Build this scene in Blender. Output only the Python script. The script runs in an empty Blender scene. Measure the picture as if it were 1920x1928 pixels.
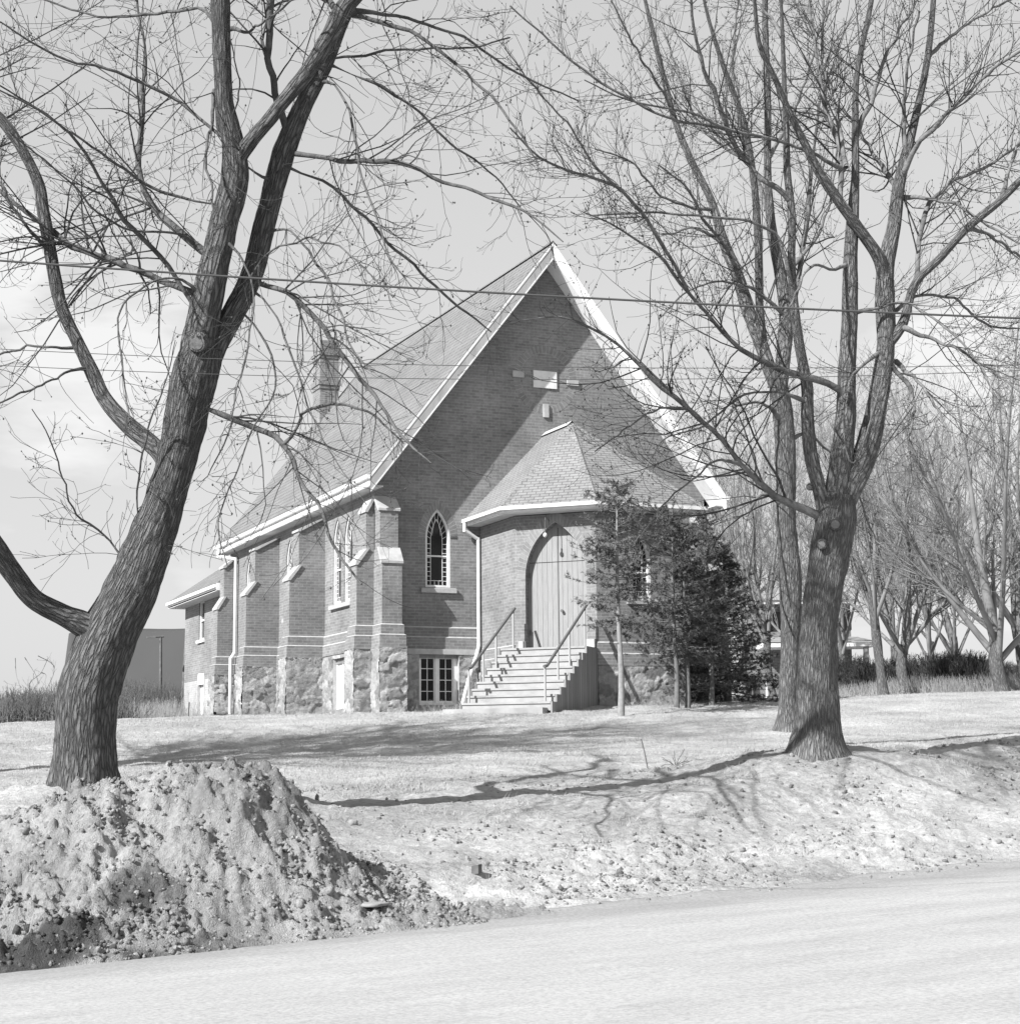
import bpy, math, random
import numpy as np
from mathutils import Matrix, Vector
from mathutils.geometry import tessellate_polygon

# ------------------------------------------------------------------ camera
scene = bpy.context.scene
PSI, TH, RHO, FOC = .4145, .1439, -.0091, 3200.
CXP, CYP = 960., 964.
Fw = np.array([math.sin(PSI)*math.cos(TH), math.cos(PSI)*math.cos(TH), math.sin(TH)])
Rt = np.array([math.cos(PSI), -math.sin(PSI), 0.]); Up = np.cross(Rt, Fw)
R2 = Rt*math.cos(RHO)+Up*math.sin(RHO); U2 = -Rt*math.sin(RHO)+Up*math.cos(RHO)
def ray(u, v): return Fw+R2*((u-CXP)/FOC)-U2*((v-CYP)/FOC)
def at(u, v, d): return ray(u, v)*d
cd = bpy.data.cameras.new('camera'); cam = bpy.data.objects.new('camera', cd)
scene.collection.objects.link(cam); scene.camera = cam
cd.sensor_fit = 'HORIZONTAL'; cd.sensor_width = 36; cd.lens = FOC/1920*36
cd.clip_start = .1; cd.clip_end = 4000
m = Matrix.Identity(4)
for i in range(3):
    m[i][0] = R2[i]; m[i][1] = U2[i]; m[i][2] = -Fw[i]
cam.matrix_world = m
# ------------------------------------------------------------------ light
SUN = np.array([-.747, -.284, .601]); SUN /= np.linalg.norm(SUN)
EXPOSURE = .95
SKYK = 2.30
sl = bpy.data.lights.new('sun', 'SUN'); sl.energy = 5.0; sl.angle = math.radians(.5); sl.color = (1, 1, 1)
so = bpy.data.objects.new('sun', sl); scene.collection.objects.link(so)
so.rotation_euler = Vector((-SUN[0], -SUN[1], -SUN[2])).to_track_quat('-Z', 'Y').to_euler()
scene.view_settings.view_transform = 'Standard'; scene.view_settings.look = 'None'
scene.view_settings.exposure = EXPOSURE; scene.view_settings.gamma = 1
scene.view_settings.use_curve_mapping = False
w = bpy.data.worlds.new('World'); scene.world = w; w.use_nodes = True
nt = w.node_tree; nt.nodes.clear(); N = nt.nodes.new; L = nt.links.new
sky = N('ShaderNodeTexSky'); sky.sky_type = 'NISHITA'; sky.sun_disc = False
sky.sun_elevation = math.asin(SUN[2]); sky.sun_rotation = math.atan2(SUN[0], SUN[1]); sky.altitude = 200
sky.air_density = 1.0; sky.dust_density = .6
sp = N('ShaderNodeSeparateColor'); L(sky.outputs[0], sp.inputs[0])      # blue-sensitive film: the sky's blue light as grey
tc = N('ShaderNodeTexCoord'); sx = N('ShaderNodeSeparateXYZ'); L(tc.outputs['Generated'], sx.inputs[0])
def mth(op, a, b=None, c=None, clamp=False):
    n = N('ShaderNodeMath'); n.operation = op; n.use_clamp = clamp
    for i, q in enumerate((a, b, c)):
        if q is None: continue
        if isinstance(q, (int, float)): n.inputs[i].default_value = q
        else: L(q, n.inputs[i])
    return n.outputs[0]
mp = N('ShaderNodeMapping'); mp.inputs['Scale'].default_value = (1, 1, 3.2); mp.inputs['Location'].default_value = (.35, .1, .25)
L(tc.outputs['Generated'], mp.inputs[0])
no = N('ShaderNodeTexNoise'); no.inputs['Scale'].default_value = 5.5; no.inputs['Detail'].default_value = 6
no.inputs['Roughness'].default_value = .55; L(mp.outputs[0], no.inputs[0])
low = mth('SUBTRACT', .34, sx.outputs[2]); low = mth('MULTIPLY', low, .62)          # clouds sit low over the horizon
def blob(d, k):
    n_ = N('ShaderNodeVectorMath'); n_.operation = 'DOT_PRODUCT'; L(tc.outputs['Generated'], n_.inputs[0]); n_.inputs[1].default_value = tuple(Vector(d).normalized())
    return mth('MULTIPLY', mth('SUBTRACT', n_.outputs['Value'], 1-k), .34/k, clamp=True)
low = mth('ADD', low, mth('ADD', blob((.165, .955, .232), .0042), blob((.66, .72, .215), .008)))   # two banks of cloud
low = mth('ADD', low, blob((.098, .95, .285), .0012))
cl = mth('ADD', no.outputs[0], low)
cl = mth('SUBTRACT', cl, .70); cl = mth('MULTIPLY', cl, 6.5, clamp=True)
cl = mth('MULTIPLY', cl, .82)
mixn = N('ShaderNodeMix'); mixn.data_type = 'FLOAT'; L(cl, mixn.inputs[0]); L(mth('MULTIPLY', mth('POWER', sp.outputs[2], .30), SKYK), mixn.inputs[2]); mixn.inputs[3].default_value = 5.0
bg = N('ShaderNodeBackground'); bg.inputs['Strength'].default_value = .1
L(mixn.outputs[0], bg.inputs['Color'])
ow = N('ShaderNodeOutputWorld'); L(bg.outputs[0], ow.inputs[0])

# ------------------------------------------------------------------ noise helpers
def hash2(i, j, s=0):
    i = i.astype(np.int64); j = j.astype(np.int64)
    h = (i*374761393+j*668265263+s*1442695041) & 0xffffffff
    h = ((h ^ (h >> 13))*1274126177) & 0xffffffff
    h = ((h ^ (h >> 16))*2246822519) & 0xffffffff
    return ((h ^ (h >> 15)) & 0xffffff)/float(0xffffff)
def vnoise(x, y, s=0):
    i = np.floor(x); j = np.floor(y); fx = x-i; fy = y-j
    fx = fx*fx*(3-2*fx); fy = fy*fy*(3-2*fy)
    a = hash2(i, j, s); b = hash2(i+1, j, s); c = hash2(i, j+1, s); d = hash2(i+1, j+1, s)
    return (a*(1-fx)+b*fx)*(1-fy)+(c*(1-fx)+d*fx)*fy
def fbm(x, y, s=0, o=4, r=.5):
    x = np.asarray(x, float); y = np.asarray(y, float)
    t = 0; a = 1; n = 0
    for k in range(o):
        t = t+a*(vnoise(x, y, s+k*7)-.5); n += a; a *= r; x = x*2.03+11.3; y = y*2.03+5.7
    return t/n*2
def voro(x, y, s=0):
    i = np.floor(x); j = np.floor(y); f1 = np.full(np.shape(x), 9.); f2 = np.full(np.shape(x), 9.); cid = np.zeros(np.shape(x))
    for a in (-1, 0, 1):
        for b in (-1, 0, 1):
            px = i+a+.12+.76*hash2(i+a, j+b, s); py = j+b+.12+.76*hash2(i+a, j+b, s+91)
            d = np.hypot(px-x, py-y); c = hash2(i+a, j+b, s+33)
            near = d < f1
            f2 = np.where(near, f1, np.minimum(f2, d)); cid = np.where(near, c, cid); f1 = np.where(near, d, f1)
    return f1, f2, cid
def sstep(a, b, x):
    t = np.clip((x-a)/(b-a), 0, 1); return t*t*(3-2*t)

# ------------------------------------------------------------------ materials (all greys: a black and white photograph)
MATS = {}
def mat(name, col=.3, rough=.85, spec=.2, build=None, metal=0):
    if name in MATS: return MATS[name]
    mm = bpy.data.materials.new(name); mm.use_nodes = True; t = mm.node_tree; b = t.nodes['Principled BSDF']
    b.inputs['Base Color'].default_value = (col, col, col, 1); b.inputs['Roughness'].default_value = rough
    b.inputs['Specular IOR Level'].default_value = spec; b.inputs['Metallic'].default_value = metal
    if build: build(t, b)
    MATS[name] = mm; return mm
class G:
    def __init__(s, t): s.t = t
    def n(s, ty, **k):
        q = s.t.nodes.new(ty)
        for a, v in k.items(): setattr(q, a, v)
        return q
    def l(s, a, b): s.t.links.new(a, b)
    def coord(s, kind='Object', scale=(1, 1, 1)):
        c = s.n('ShaderNodeTexCoord'); mpp = s.n('ShaderNodeMapping'); mpp.inputs['Scale'].default_value = scale
        s.l(c.outputs[kind], mpp.inputs[0]); return mpp.outputs[0]
    def noise(s, vec, scale, detail=4, rough=.55, dist=0):
        q = s.n('ShaderNodeTexNoise'); s.l(vec, q.inputs[0]); q.inputs['Scale'].default_value = scale
        q.inputs['Detail'].default_value = detail; q.inputs['Roughness'].default_value = rough; q.inputs['Distortion'].default_value = dist
        return q.outputs[0]
    def math(s, op, a, b, clamp=False):
        q = s.n('ShaderNodeMath', operation=op, use_clamp=clamp)
        for i, v in enumerate((a, b)):
            if isinstance(v, (int, float)): q.inputs[i].default_value = v
            else: s.l(v, q.inputs[i])
        return q.outputs[0]
    def rng(s, v, a, b, c, d):
        q = s.n('ShaderNodeMapRange'); s.l(v, q.inputs[0])
        for i, k in enumerate((a, b, c, d)): q.inputs[i+1].default_value = k
        return q.outputs[0]
    def bump(s, h, b, strength=.5, dist=.02, prev=None):
        q = s.n('ShaderNodeBump'); q.inputs['Strength'].default_value = strength; q.inputs['Distance'].default_value = dist
        s.l(h, q.inputs['Height'])
        if prev is not None: s.l(prev, q.inputs['Normal'])
        s.l(q.outputs[0], b.inputs['Normal']); return q.outputs[0]
def noisy(lo, hi, scale=3., detail=6, bs=.3, bd=.01, bscale=40., kind='Object', sc=(1, 1, 1), ramp=(.3, .7)):
    def f(t, b):
        g = G(t); v = g.coord(kind, sc); n1 = g.noise(v, scale, detail)
        g.l(g.rng(n1, ramp[0], ramp[1], lo, hi), b.inputs['Base Color'])
        if bs: g.bump(g.noise(v, bscale, 3), b, bs, bd)
    return f
def brickm(c1, c2, mo, bw=.225, rh=.076, ms=.011, bs=.5, var=.5, soft=.15):
    def f(t, b):
        g = G(t); v = g.coord('UV')
        q = g.n('ShaderNodeTexBrick'); g.l(v, q.inputs['Vector']); q.inputs['Scale'].default_value = 1
        q.inputs['Brick Width'].default_value = bw; q.inputs['Row Height'].default_value = rh
        q.inputs['Mortar Size'].default_value = ms; q.inputs['Mortar Smooth'].default_value = soft; q.inputs['Bias'].default_value = 0
        q.inputs['Color1'].default_value = (c1,)*3+(1,); q.inputs['Color2'].default_value = (c2,)*3+(1,); q.inputs['Mortar'].default_value = (mo,)*3+(1,)
        n1 = g.noise(v, .7, 5, .6); n2 = g.noise(v, 9., 3, .6)
        k = g.rng(n1, .3, .7, 1-var*.45, 1+var*.45); k2 = g.rng(n2, .25, .75, 1-var*.35, 1+var*.35)
        mx = g.n('ShaderNodeVectorMath', operation='SCALE'); g.l(q.outputs[0], mx.inputs[0]); g.l(g.math('MULTIPLY', k, k2), mx.inputs['Scale'])
        g.l(mx.outputs[0], b.inputs['Base Color'])
        h = g.math('ADD', g.math('MULTIPLY', q.outputs[1], -1.), g.math('MULTIPLY', g.noise(v, 60, 2), .5))
        g.bump(h, b, bs, .008)
    return f
BRICK = mat('brick', build=brickm(.155, .205, .245, ms=.008, bs=.45, var=.5))
ARCHB = mat('arch_brick', build=brickm(.17, .22, .27, bw=.11, rh=.24, bs=.6))
PALEBRICK = mat('whitewashed_brick', build=brickm(.29, .33, .36, var=.3))
WEATHERED = mat('grey_stone', build=noisy(.30, .42, 6, bscale=60))
CAPSTONE = mat('cap_stone', build=noisy(.30, .42, 5, bscale=50))
SOFW = mat('sunlit_rake_paint', build=noisy(.80, .88, 7, bs=0), rough=.5)  # white paint of the right rake, raised to carry the sun on its soffit
WHITE = mat('white_paint', build=noisy(.55, .68, 7, bs=.1, ramp=(.2, .6)), rough=.5)
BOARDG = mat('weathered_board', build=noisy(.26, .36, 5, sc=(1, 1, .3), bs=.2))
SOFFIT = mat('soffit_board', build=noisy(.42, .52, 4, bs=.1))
SHINGLE = mat('asphalt_shingle', build=brickm(.152, .178, .08, bw=.30, rh=.20, ms=.016, bs=.8, var=.3, soft=.3))
def _pshing(t, b): brickm(.18, .21, .09, bw=.24, rh=.105, ms=.009, bs=1., var=.35, soft=.3)(t, b)
PSHINGLE = mat('porch_shingle', build=_pshing)
METAL = mat('ridge_metal', .5, .5, build=noisy(.45, .6, 6, bs=.05))
RISERM = mat('stained_concrete', build=noisy(.27, .34, 5, bs=.4, bd=.006))
CONCRETE = mat('concrete', build=noisy(.26, .34, 3.5, bs=.4, bd=.006))
def _planks(c1, c2, w_, gap=.008, dark=.08):
    def f(t, b):
        g = G(t); v = g.coord('UV'); q = g.n('ShaderNodeTexBrick'); g.l(v, q.inputs[0]); q.inputs['Scale'].default_value = 1
        q.offset = 0; q.inputs['Brick Width'].default_value = w_; q.inputs['Row Height'].default_value = 50; q.inputs['Mortar Size'].default_value = gap
        q.inputs['Color1'].default_value = (c1,)*3+(1,); q.inputs['Color2'].default_value = (c2,)*3+(1,); q.inputs['Mortar'].default_value = (dark,)*3+(1,)
        n1 = g.noise(g.coord('UV', (14, 1.2, 1)), 2., 5, .6); mx = g.n('ShaderNodeVectorMath', operation='SCALE'); g.l(q.outputs[0], mx.inputs[0])
        g.l(g.rng(n1, .3, .7, .86, 1.12), mx.inputs['Scale']); g.l(mx.outputs[0], b.inputs['Base Color'])
        g.bump(g.math('MULTIPLY', q.outputs[1], -1.), b, .8, .01)
    return f
DOORM = mat('door_paint', rough=.6, build=_planks(.235, .25, .13, .005, .17))
SIDEB = mat('stair_side_boards', rough=.8, build=_planks(.20, .28, .13))
GLASS = mat('dark_glass', .012, .15, .25)
IRON = mat('rail_paint', .10, .55, .4)
GALV = mat('galvanised_pipe', .33, .4, .5)
def _rubble(t, b):
    g = G(t); a = g.n('ShaderNodeAttribute', attribute_name='tone'); v = g.coord('Object'); n1 = g.noise(v, 9, 5, .65)
    g.l(g.math('MULTIPLY', a.outputs['Fac'], g.rng(n1, .3, .7, .75, 1.25)), b.inputs['Base Color'])
    g.bump(g.noise(v, 28, 5, .7), b, .9, .03)
RUBBLE = mat('rubble_stone', build=_rubble)
def _bark(lo, hi, sc=1.):
    def f(t, b):
        g = G(t); v = g.coord('UV', (25.*sc, 3.6*sc, 1)); n0 = g.noise(v, 1.8, 6, .7, .35)
        vo = g.n('ShaderNodeTexVoronoi', feature='DISTANCE_TO_EDGE')
        mm = g.n('ShaderNodeVectorMath', operation='ADD'); g.l(v, mm.inputs[0])
        nn = g.n('ShaderNodeTexNoise'); g.l(v, nn.inputs[0]); nn.inputs['Scale'].default_value = 1.1; nn.inputs['Detail'].default_value = 3
        g.l(nn.outputs[1], mm.inputs[1]); g.l(mm.outputs[0], vo.inputs[0]); vo.inputs['Scale'].default_value = 1.25
        h = g.math('ADD', g.math('MULTIPLY', g.rng(vo.outputs[0], 0, .30, 0, 1), .8), g.math('MULTIPLY', n0, 1.2))
        g.l(g.rng(h, .35, 1.45, lo, hi), b.inputs['Base Color'])
        g.bump(h, b, 1., .035)
    return f
BARK = mat('maple_bark', rough=.95, spec=.05, build=_bark(.04, .185))
BARK2 = mat('smooth_bark', rough=.95, spec=.05, build=_bark(.07, .24, 1.15))
LIMBD = mat('dark_limb_bark', rough=.95, spec=.05, build=noisy(.045, .13, 7, bs=.8, bd=.02, bscale=22))
LIMBP = mat('limb_bark', rough=.95, spec=.05, build=noisy(.075, .20, 7, bs=.8, bd=.02, bscale=22))
TWIG = mat('twig_bark', rough=.9, spec=.1, build=noisy(.03, .085, 1.5, bs=0))
TWIG2 = mat('pale_twig_bark', rough=.9, spec=.1, build=noisy(.06, .16, 1.5, bs=0))
BUD = mat('bud', .07, .9)
SCAR = mat('cut_wood', build=noisy(.14, .22, 30, bs=.3))
def _ground(t, b):
    g = G(t); v = g.coord('Object'); n1 = g.noise(v, .55, 6, .6); n2 = g.noise(v, 14, 6, .7); n3 = g.noise(g.coord('Object', (3., 9, 1)), 3., 5, .7)
    k = g.math('MULTIPLY', g.rng(n1, .33, .68, .26, .44), g.rng(n2, .3, .7, .66, 1.25)); k = g.math('MULTIPLY', k, g.rng(n3, .3, .7, .88, 1.12))
    g.l(k, b.inputs['Base Color']); g.bump(g.math('ADD', n2, g.math('MULTIPLY', g.noise(v, 45, 4, .7), .6)), b, .8, .04)
GROUND = mat('dry_ground', rough=1, spec=.05, build=_ground)
def _road(t, b):
    g = G(t); v = g.coord('Object'); n1 = g.noise(g.coord('Object', (.3, 1.3, 1)), 1.6, 6, .65); n2 = g.noise(v, 30, 5, .7)
    n3 = g.noise(g.coord('Object', (.5, 2.2, 1)), 1.1, 5, .65)
    k = g.math('MULTIPLY', g.rng(n1, .3, .7, .30, .37), g.rng(n2, .3, .7, .74, 1.16)); k = g.math('MULTIPLY', k, g.rng(n3, .60, .74, 1., .85)); k = g.math('MULTIPLY', k, g.n('ShaderNodeAttribute', attribute_name='tone').outputs['Fac'])
    g.l(k, b.inputs['Base Color']); g.bump(n2, b, .35, .012)
ROAD = mat('gravel_road', rough=1, spec=.05, build=_road)
def _dirt(t, b):
    g = G(t); a = g.n('ShaderNodeAttribute', attribute_name='tone'); v = g.coord('Object'); n2 = g.noise(v, 22, 6, .7)
    k = g.math('MULTIPLY', a.outputs['Fac'], g.rng(n2, .3, .7, .72, 1.22))
    g.l(k, b.inputs['Base Color']); g.bump(g.math('ADD', n2, g.noise(v, 70, 3, .7)), b, .9, .03)
DIRT = mat('dug_earth', rough=1, spec=.05, build=_dirt)
GRASS = mat('dry_grass_blades', rough=.9, spec=.1, build=noisy(.24, .44, .8, bs=0))
TWIG3 = mat('hazed_twig_bark', rough=.9, spec=.05, build=noisy(.13, .24, 1.5, bs=0))  # twig colour lightened to stand for haze over the background trees
WEED = mat('dead_weed_stems', rough=.9, spec=.1, build=noisy(.07, .22, .9, bs=0))
HEDGE = mat('hedge_twigs', rough=.9, spec=.1, build=noisy(.03, .10, 1.5, bs=0))
NEEDLE = mat('spruce_needles', rough=.8, spec=.15, build=noisy(.055, .14, 2.5, bs=0))
NEEDLE2 = mat('pale_spruce_needles', rough=.8, spec=.15, build=noisy(.09, .18, 2.5, bs=0))
SPBARK = mat('spruce_bark', rough=.9, build=noisy(.17, .26, 12, bs=.5))
SPBARKD = mat('dark_spruce_bark', rough=.9, build=noisy(.10, .16, 12, bs=.5))
HILL = mat('hill_grass', rough=1, spec=.05, build=noisy(.055, .075, .05, bs=0))
ROCK = mat('pale_rock', build=noisy(.22, .29, 5, bs=.5, bd=.01))
ROCKD = mat('dark_block', build=noisy(.08, .14, 8, bs=.5, bd=.01))
WIRE = mat('wire_sheath', .06, .6)
HWALL = mat('far_house_wall', build=brickm(.10, .14, .2))
HROOF = mat('far_house_roof', build=noisy(.2, .28, 2, bs=.1))
POSTM = mat('post_wood', build=noisy(.08, .15, 8, bs=.4))
CURTAIN = mat('white_shutter', build=noisy(.68, .78, 5, bs=.05))

# ------------------------------------------------------------------ mesh helpers
def link(o, parent=None):
    scene.collection.objects.link(o)
    if parent is not None: o.parent = parent
    return o
def tag(o, label=None, cat=None, group=None, kind=None):
    if label: o['label'] = label
    if cat: o['category'] = cat
    if group: o['group'] = group
    if kind: o['kind'] = kind
    return o
def root(name, label, cat, loc=(0, 0, 0), group=None):
    o = bpy.data.objects.new(name, None); o.location = loc; link(o); o.empty_display_size = .2
    return tag(o, label, cat, group)
def mesh(name, v, f, ma, parent=None, uv=True, smooth=False, attr=None, uvs=None):
    """one mesh object in world coordinates; the parent's location is taken off"""
    v = np.asarray(v, float)
    off = np.array(parent_loc(parent)) if parent is not None else np.zeros(3)
    me = bpy.data.meshes.new(name)
    if isinstance(f, np.ndarray):
        k = f.shape[1]; nf = len(f)
        me.vertices.add(len(v)); me.vertices.foreach_set('co', (v-off).astype(np.float32).ravel())
        me.loops.add(nf*k); me.loops.foreach_set('vertex_index', f.astype(np.int32).ravel())
        me.polygons.add(nf); me.polygons.foreach_set('loop_start', np.arange(0, nf*k, k, dtype=np.int32))
        me.polygons.foreach_set('loop_total', np.full(nf, k, np.int32))
        me.update(calc_edges=True)
    else:
        me.from_pydata((v-off).tolist(), [], f); me.update()
    me.materials.append(ma)
    if smooth: me.polygons.foreach_set('use_smooth', [True]*len(me.polygons))
    if uvs is not None:
        l = me.uv_layers.new(name='UVMap'); l.data.foreach_set('uv', np.asarray(uvs, np.float32).ravel())
    elif uv:
        l = me.uv_layers.new(name='UVMap'); out = np.zeros((len(me.loops), 2), np.float32)
        for p in me.polygons:
            n = np.array(p.normal)
            if abs(n[2]) > .93: tx = np.array([1., 0, 0]); ty = np.array([0, 1., 0])
            else:
                tx = np.array([-n[1], n[0], 0]); tx /= np.linalg.norm(tx)
                if abs(tx[0]) > abs(tx[1]):
                    if tx[0] < 0: tx = -tx
                elif tx[1] < 0: tx = -tx
                ty = np.cross(n, tx)
                if ty[2] < 0: ty = -ty
            for li in p.loop_indices:
                c = v[me.loops[li].vertex_index]; out[li] = (c@tx, c@ty)
        l.data.foreach_set('uv', out.ravel())
    if attr is not None:
        a = me.attributes.new('tone', 'FLOAT', 'POINT'); a.data.foreach_set('value', np.asarray(attr, np.float32))
    me.validate()
    o = bpy.data.objects.new(name, me); link(o, parent); return o
def parent_loc(p):
    l = np.array(p.location[:])
    while p.parent: p = p.parent; l = l+np.array(p.location[:])
    return l
class MB:
    def __init__(s): s.v = []; s.f = []
    def add(s, vs, fs):
        b = len(s.v); s.v += [tuple(map(float, q)) for q in vs]; s.f += [tuple(i+b for i in q) for q in fs]; return s
    def box(s, x0, x1, y0, y1, z0, z1, fr=None):
        c = [(x, y, z) for z in (z0, z1) for x, y in ((x0, y0), (x1, y0), (x1, y1), (x0, y1))]
        if fr: c = [fr.p(*q) for q in c]
        return s.add(c, [(0, 3, 2, 1), (4, 5, 6, 7), (0, 1, 5, 4), (1, 2, 6, 5), (2, 3, 7, 6), (3, 0, 4, 7)])
    def prism(s, prof, a, b, fn):
        """prof: 2D outline; fn(p,q,t) -> 3D ; extruded t from a to b"""
        n = len(prof); vs = [fn(p[0], p[1], a) for p in prof]+[fn(p[0], p[1], b) for p in prof]
        return s.add(vs, [tuple(range(n))[::-1], tuple(range(n, 2*n))]+[(i, (i+1) % n, n+(i+1) % n, n+i) for i in range(n)])
    def bar(s, p, q, r=.02, n=6, r2=None):
        p = np.array(p, float); q = np.array(q, float); t = q-p; t /= np.linalg.norm(t); a = np.array([0, 0, 1.]) if abs(t[2]) < .9 else np.array([1., 0, 0])
        e = np.cross(t, a); e /= np.linalg.norm(e); g = np.cross(t, e); r2 = r if r2 is None else r2
        vs = [c+e*rr*math.cos(2*math.pi*i/n)+g*rr*math.sin(2*math.pi*i/n) for c, rr in ((p, r), (q, r2)) for i in range(n)]
        return s.add(vs, [(i, (i+1) % n, n+(i+1) % n, n+i) for i in range(n)]+[tuple(range(n))[::-1], tuple(range(n, 2*n))])
    def path(s, pts, r, n=8):
        for a, b in zip(pts[:-1], pts[1:]): s.bar(a, b, r, n)
        return s
    def obj(s, name, ma, parent=None, smooth=False): return mesh(name, s.v, s.f, ma, parent, smooth=smooth)
class Frame:
    """a wall's own axes: u along it, n outward, z up"""
    def __init__(s, o, ex, n): s.o = np.array(o, float); s.ex = np.array(ex, float); s.n = np.array(n, float)
    def p(s, u, off, z): return s.o+s.ex*u+s.n*off+np.array([0, 0, z])
FAC = Frame((0, 40, 0), (1, 0, 0), (0, -1, 0))
SIDE = Frame((13.9, 0, 0), (0, 1, 0), (-1, 0, 0))
RSIDE = Frame((23.4, 0, 0), (0, 1, 0), (1, 0, 0))
PA = Frame((16.74, 0, 0), (0, 1, 0), (-1, 0, 0))
q_ = math.sqrt(.5)
PB = Frame((16.74, 37.806, 0), (q_, -q_, 0), (-q_, -q_, 0))
PC = Frame((0, 36.32, 0), (1, 0, 0), (0, -1, 0))
PR = Frame((20.56, 0, 0), (0, 1, 0), (1, 0, 0))
def lancet(u0, u1, z0, zs, za, n=10):
    """pointed-arch outline, anticlockwise from bottom left"""
    w_ = (u1-u0); c = (u0+u1)/2; h = za-zs
    R_ = (h*h+(w_/2)**2)/w_
    a0 = math.asin(min(1, h/R_))
    right = [(u1-R_+R_*math.cos(a0*i/n), zs+R_*math.sin(a0*i/n)) for i in range(n+1)]
    left = [(2*c-x, z) for x, z in right[::-1]][1:]
    return [(u0, z0), (u1, z0)]+right+left
def wall(mb, fr, outer, holes=(), reveal=.15, off=0.):
    polys = [[Vector((a, b, 0)) for a, b in outer]]+[[Vector((a, b, 0)) for a, b in h] for h in holes]
    tris = tessellate_polygon(polys); flat = [p for q in polys for p in q]
    mb.add([fr.p(p.x, off, p.y) for p in flat], [tuple(t) for t in tris])
    for h in holes:
        n = len(h)
        mb.add([fr.p(a, off, b) for a, b in h]+[fr.p(a, off-reveal, b) for a, b in h], [(i, (i+1) % n, n+(i+1) % n, n+i) for i in range(n)])
def ring(mb, fr, a, b, o0, o1):
    """frame between outline a and outline b (same count), from offset o0 (front) back to o1"""
    n = len(a); k = len(mb.v)
    mb.add([fr.p(x, o0, z) for x, z in a]+[fr.p(x, o0, z) for x, z in b]+[fr.p(x, o1, z) for x, z in b]+[fr.p(x, o1, z) for x, z in a],
           [(i, (i+1) % n, n+(i+1) % n, n+i) for i in range(n)]+[(n+i, n+(i+1) % n, 2*n+(i+1) % n, 2*n+i) for i in range(n)]+[(3*n+i, 3*n+(i+1) % n, (i+1) % n, i) for i in range(n)])
def fill(mb, fr, a, off):
    mb.add([fr.p(x, off, z) for x, z in a], [tuple(range(len(a)))])
def arch_ring(fr, u0, u1, zs, za, t, parent, off=.004, name='arch'):
    a = lancet(u0, u1, zs, zs, za)[1:]; b = lancet(u0-t, u1+t, zs, zs, za+t*1.25)[1:]
    vs = []; fs = []; uv = []; s = 0; n = len(a)
    for i in range(n): vs += [fr.p(a[i][0], off, a[i][1]), fr.p(b[i][0], off, b[i][1])]
    for i in range(n-1):
        d = math.hypot(b[i+1][0]-b[i][0], b[i+1][1]-b[i][1]); fs.append((2*i, 2*i+2, 2*i+3, 2*i+1))
        uv += [(s, 0), (s+d, 0), (s+d, t), (s, t)]; s += d
    return mesh(name, vs, np.array(fs), ARCHB, parent, uvs=uv)
def rubble(name, panels, parent, res=.03):
    """rough stone facing: (frame, u0,u1,z0,z1,off,seed) grids pushed in and out by irregular stones"""
    V = []; Fc = []; T = []; b = 0
    for fr, u0, u1, z0, z1, off, sd in panels:
        nu = max(2, int((u1-u0)/res)+1); nz = max(2, int((z1-z0)/res)+1)
        u = np.linspace(u0, u1, nu); z = np.linspace(z0, z1, nz); U, Z = np.meshgrid(u, z)
        wx = U*2.1+.5*fbm(U*3, Z*3, sd); wz = Z*3.6+.5*fbm(U*3+9, Z*3, sd+5)
        f1, f2, c = voro(wx*1.15, wz*1.15, sd); e = sstep(.0, .11, f2-f1)
        h = e*.022*(.5+c)+e*.030*fbm(U*7, Z*9, sd+3, 5, .62)-.015
        tilt = (c-.5)*.07*fbm(U*2.2, Z*2.2, sd+8, 1)*e
        h = (h+tilt)
        tone = np.where(e > .35, .17+.19*((c*7.3) % 1), .31)
        P = fr.o[None, None]+fr.ex*U[..., None]+fr.n*(off+h)[..., None]+np.array([0, 0, 1.])*Z[..., None]
        V.append(P.reshape(-1, 3)); T.append(tone.ravel())
        i = np.arange(nu*nz).reshape(nz, nu)
        Fc.append(np.stack([i[:-1, :-1], i[:-1, 1:], i[1:, 1:], i[1:, :-1]], -1).reshape(-1, 4)+b); b += nu*nz
    return mesh(name, np.concatenate(V), np.concatenate(Fc), RUBBLE, parent, uv=False, attr=np.concatenate(T))

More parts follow.
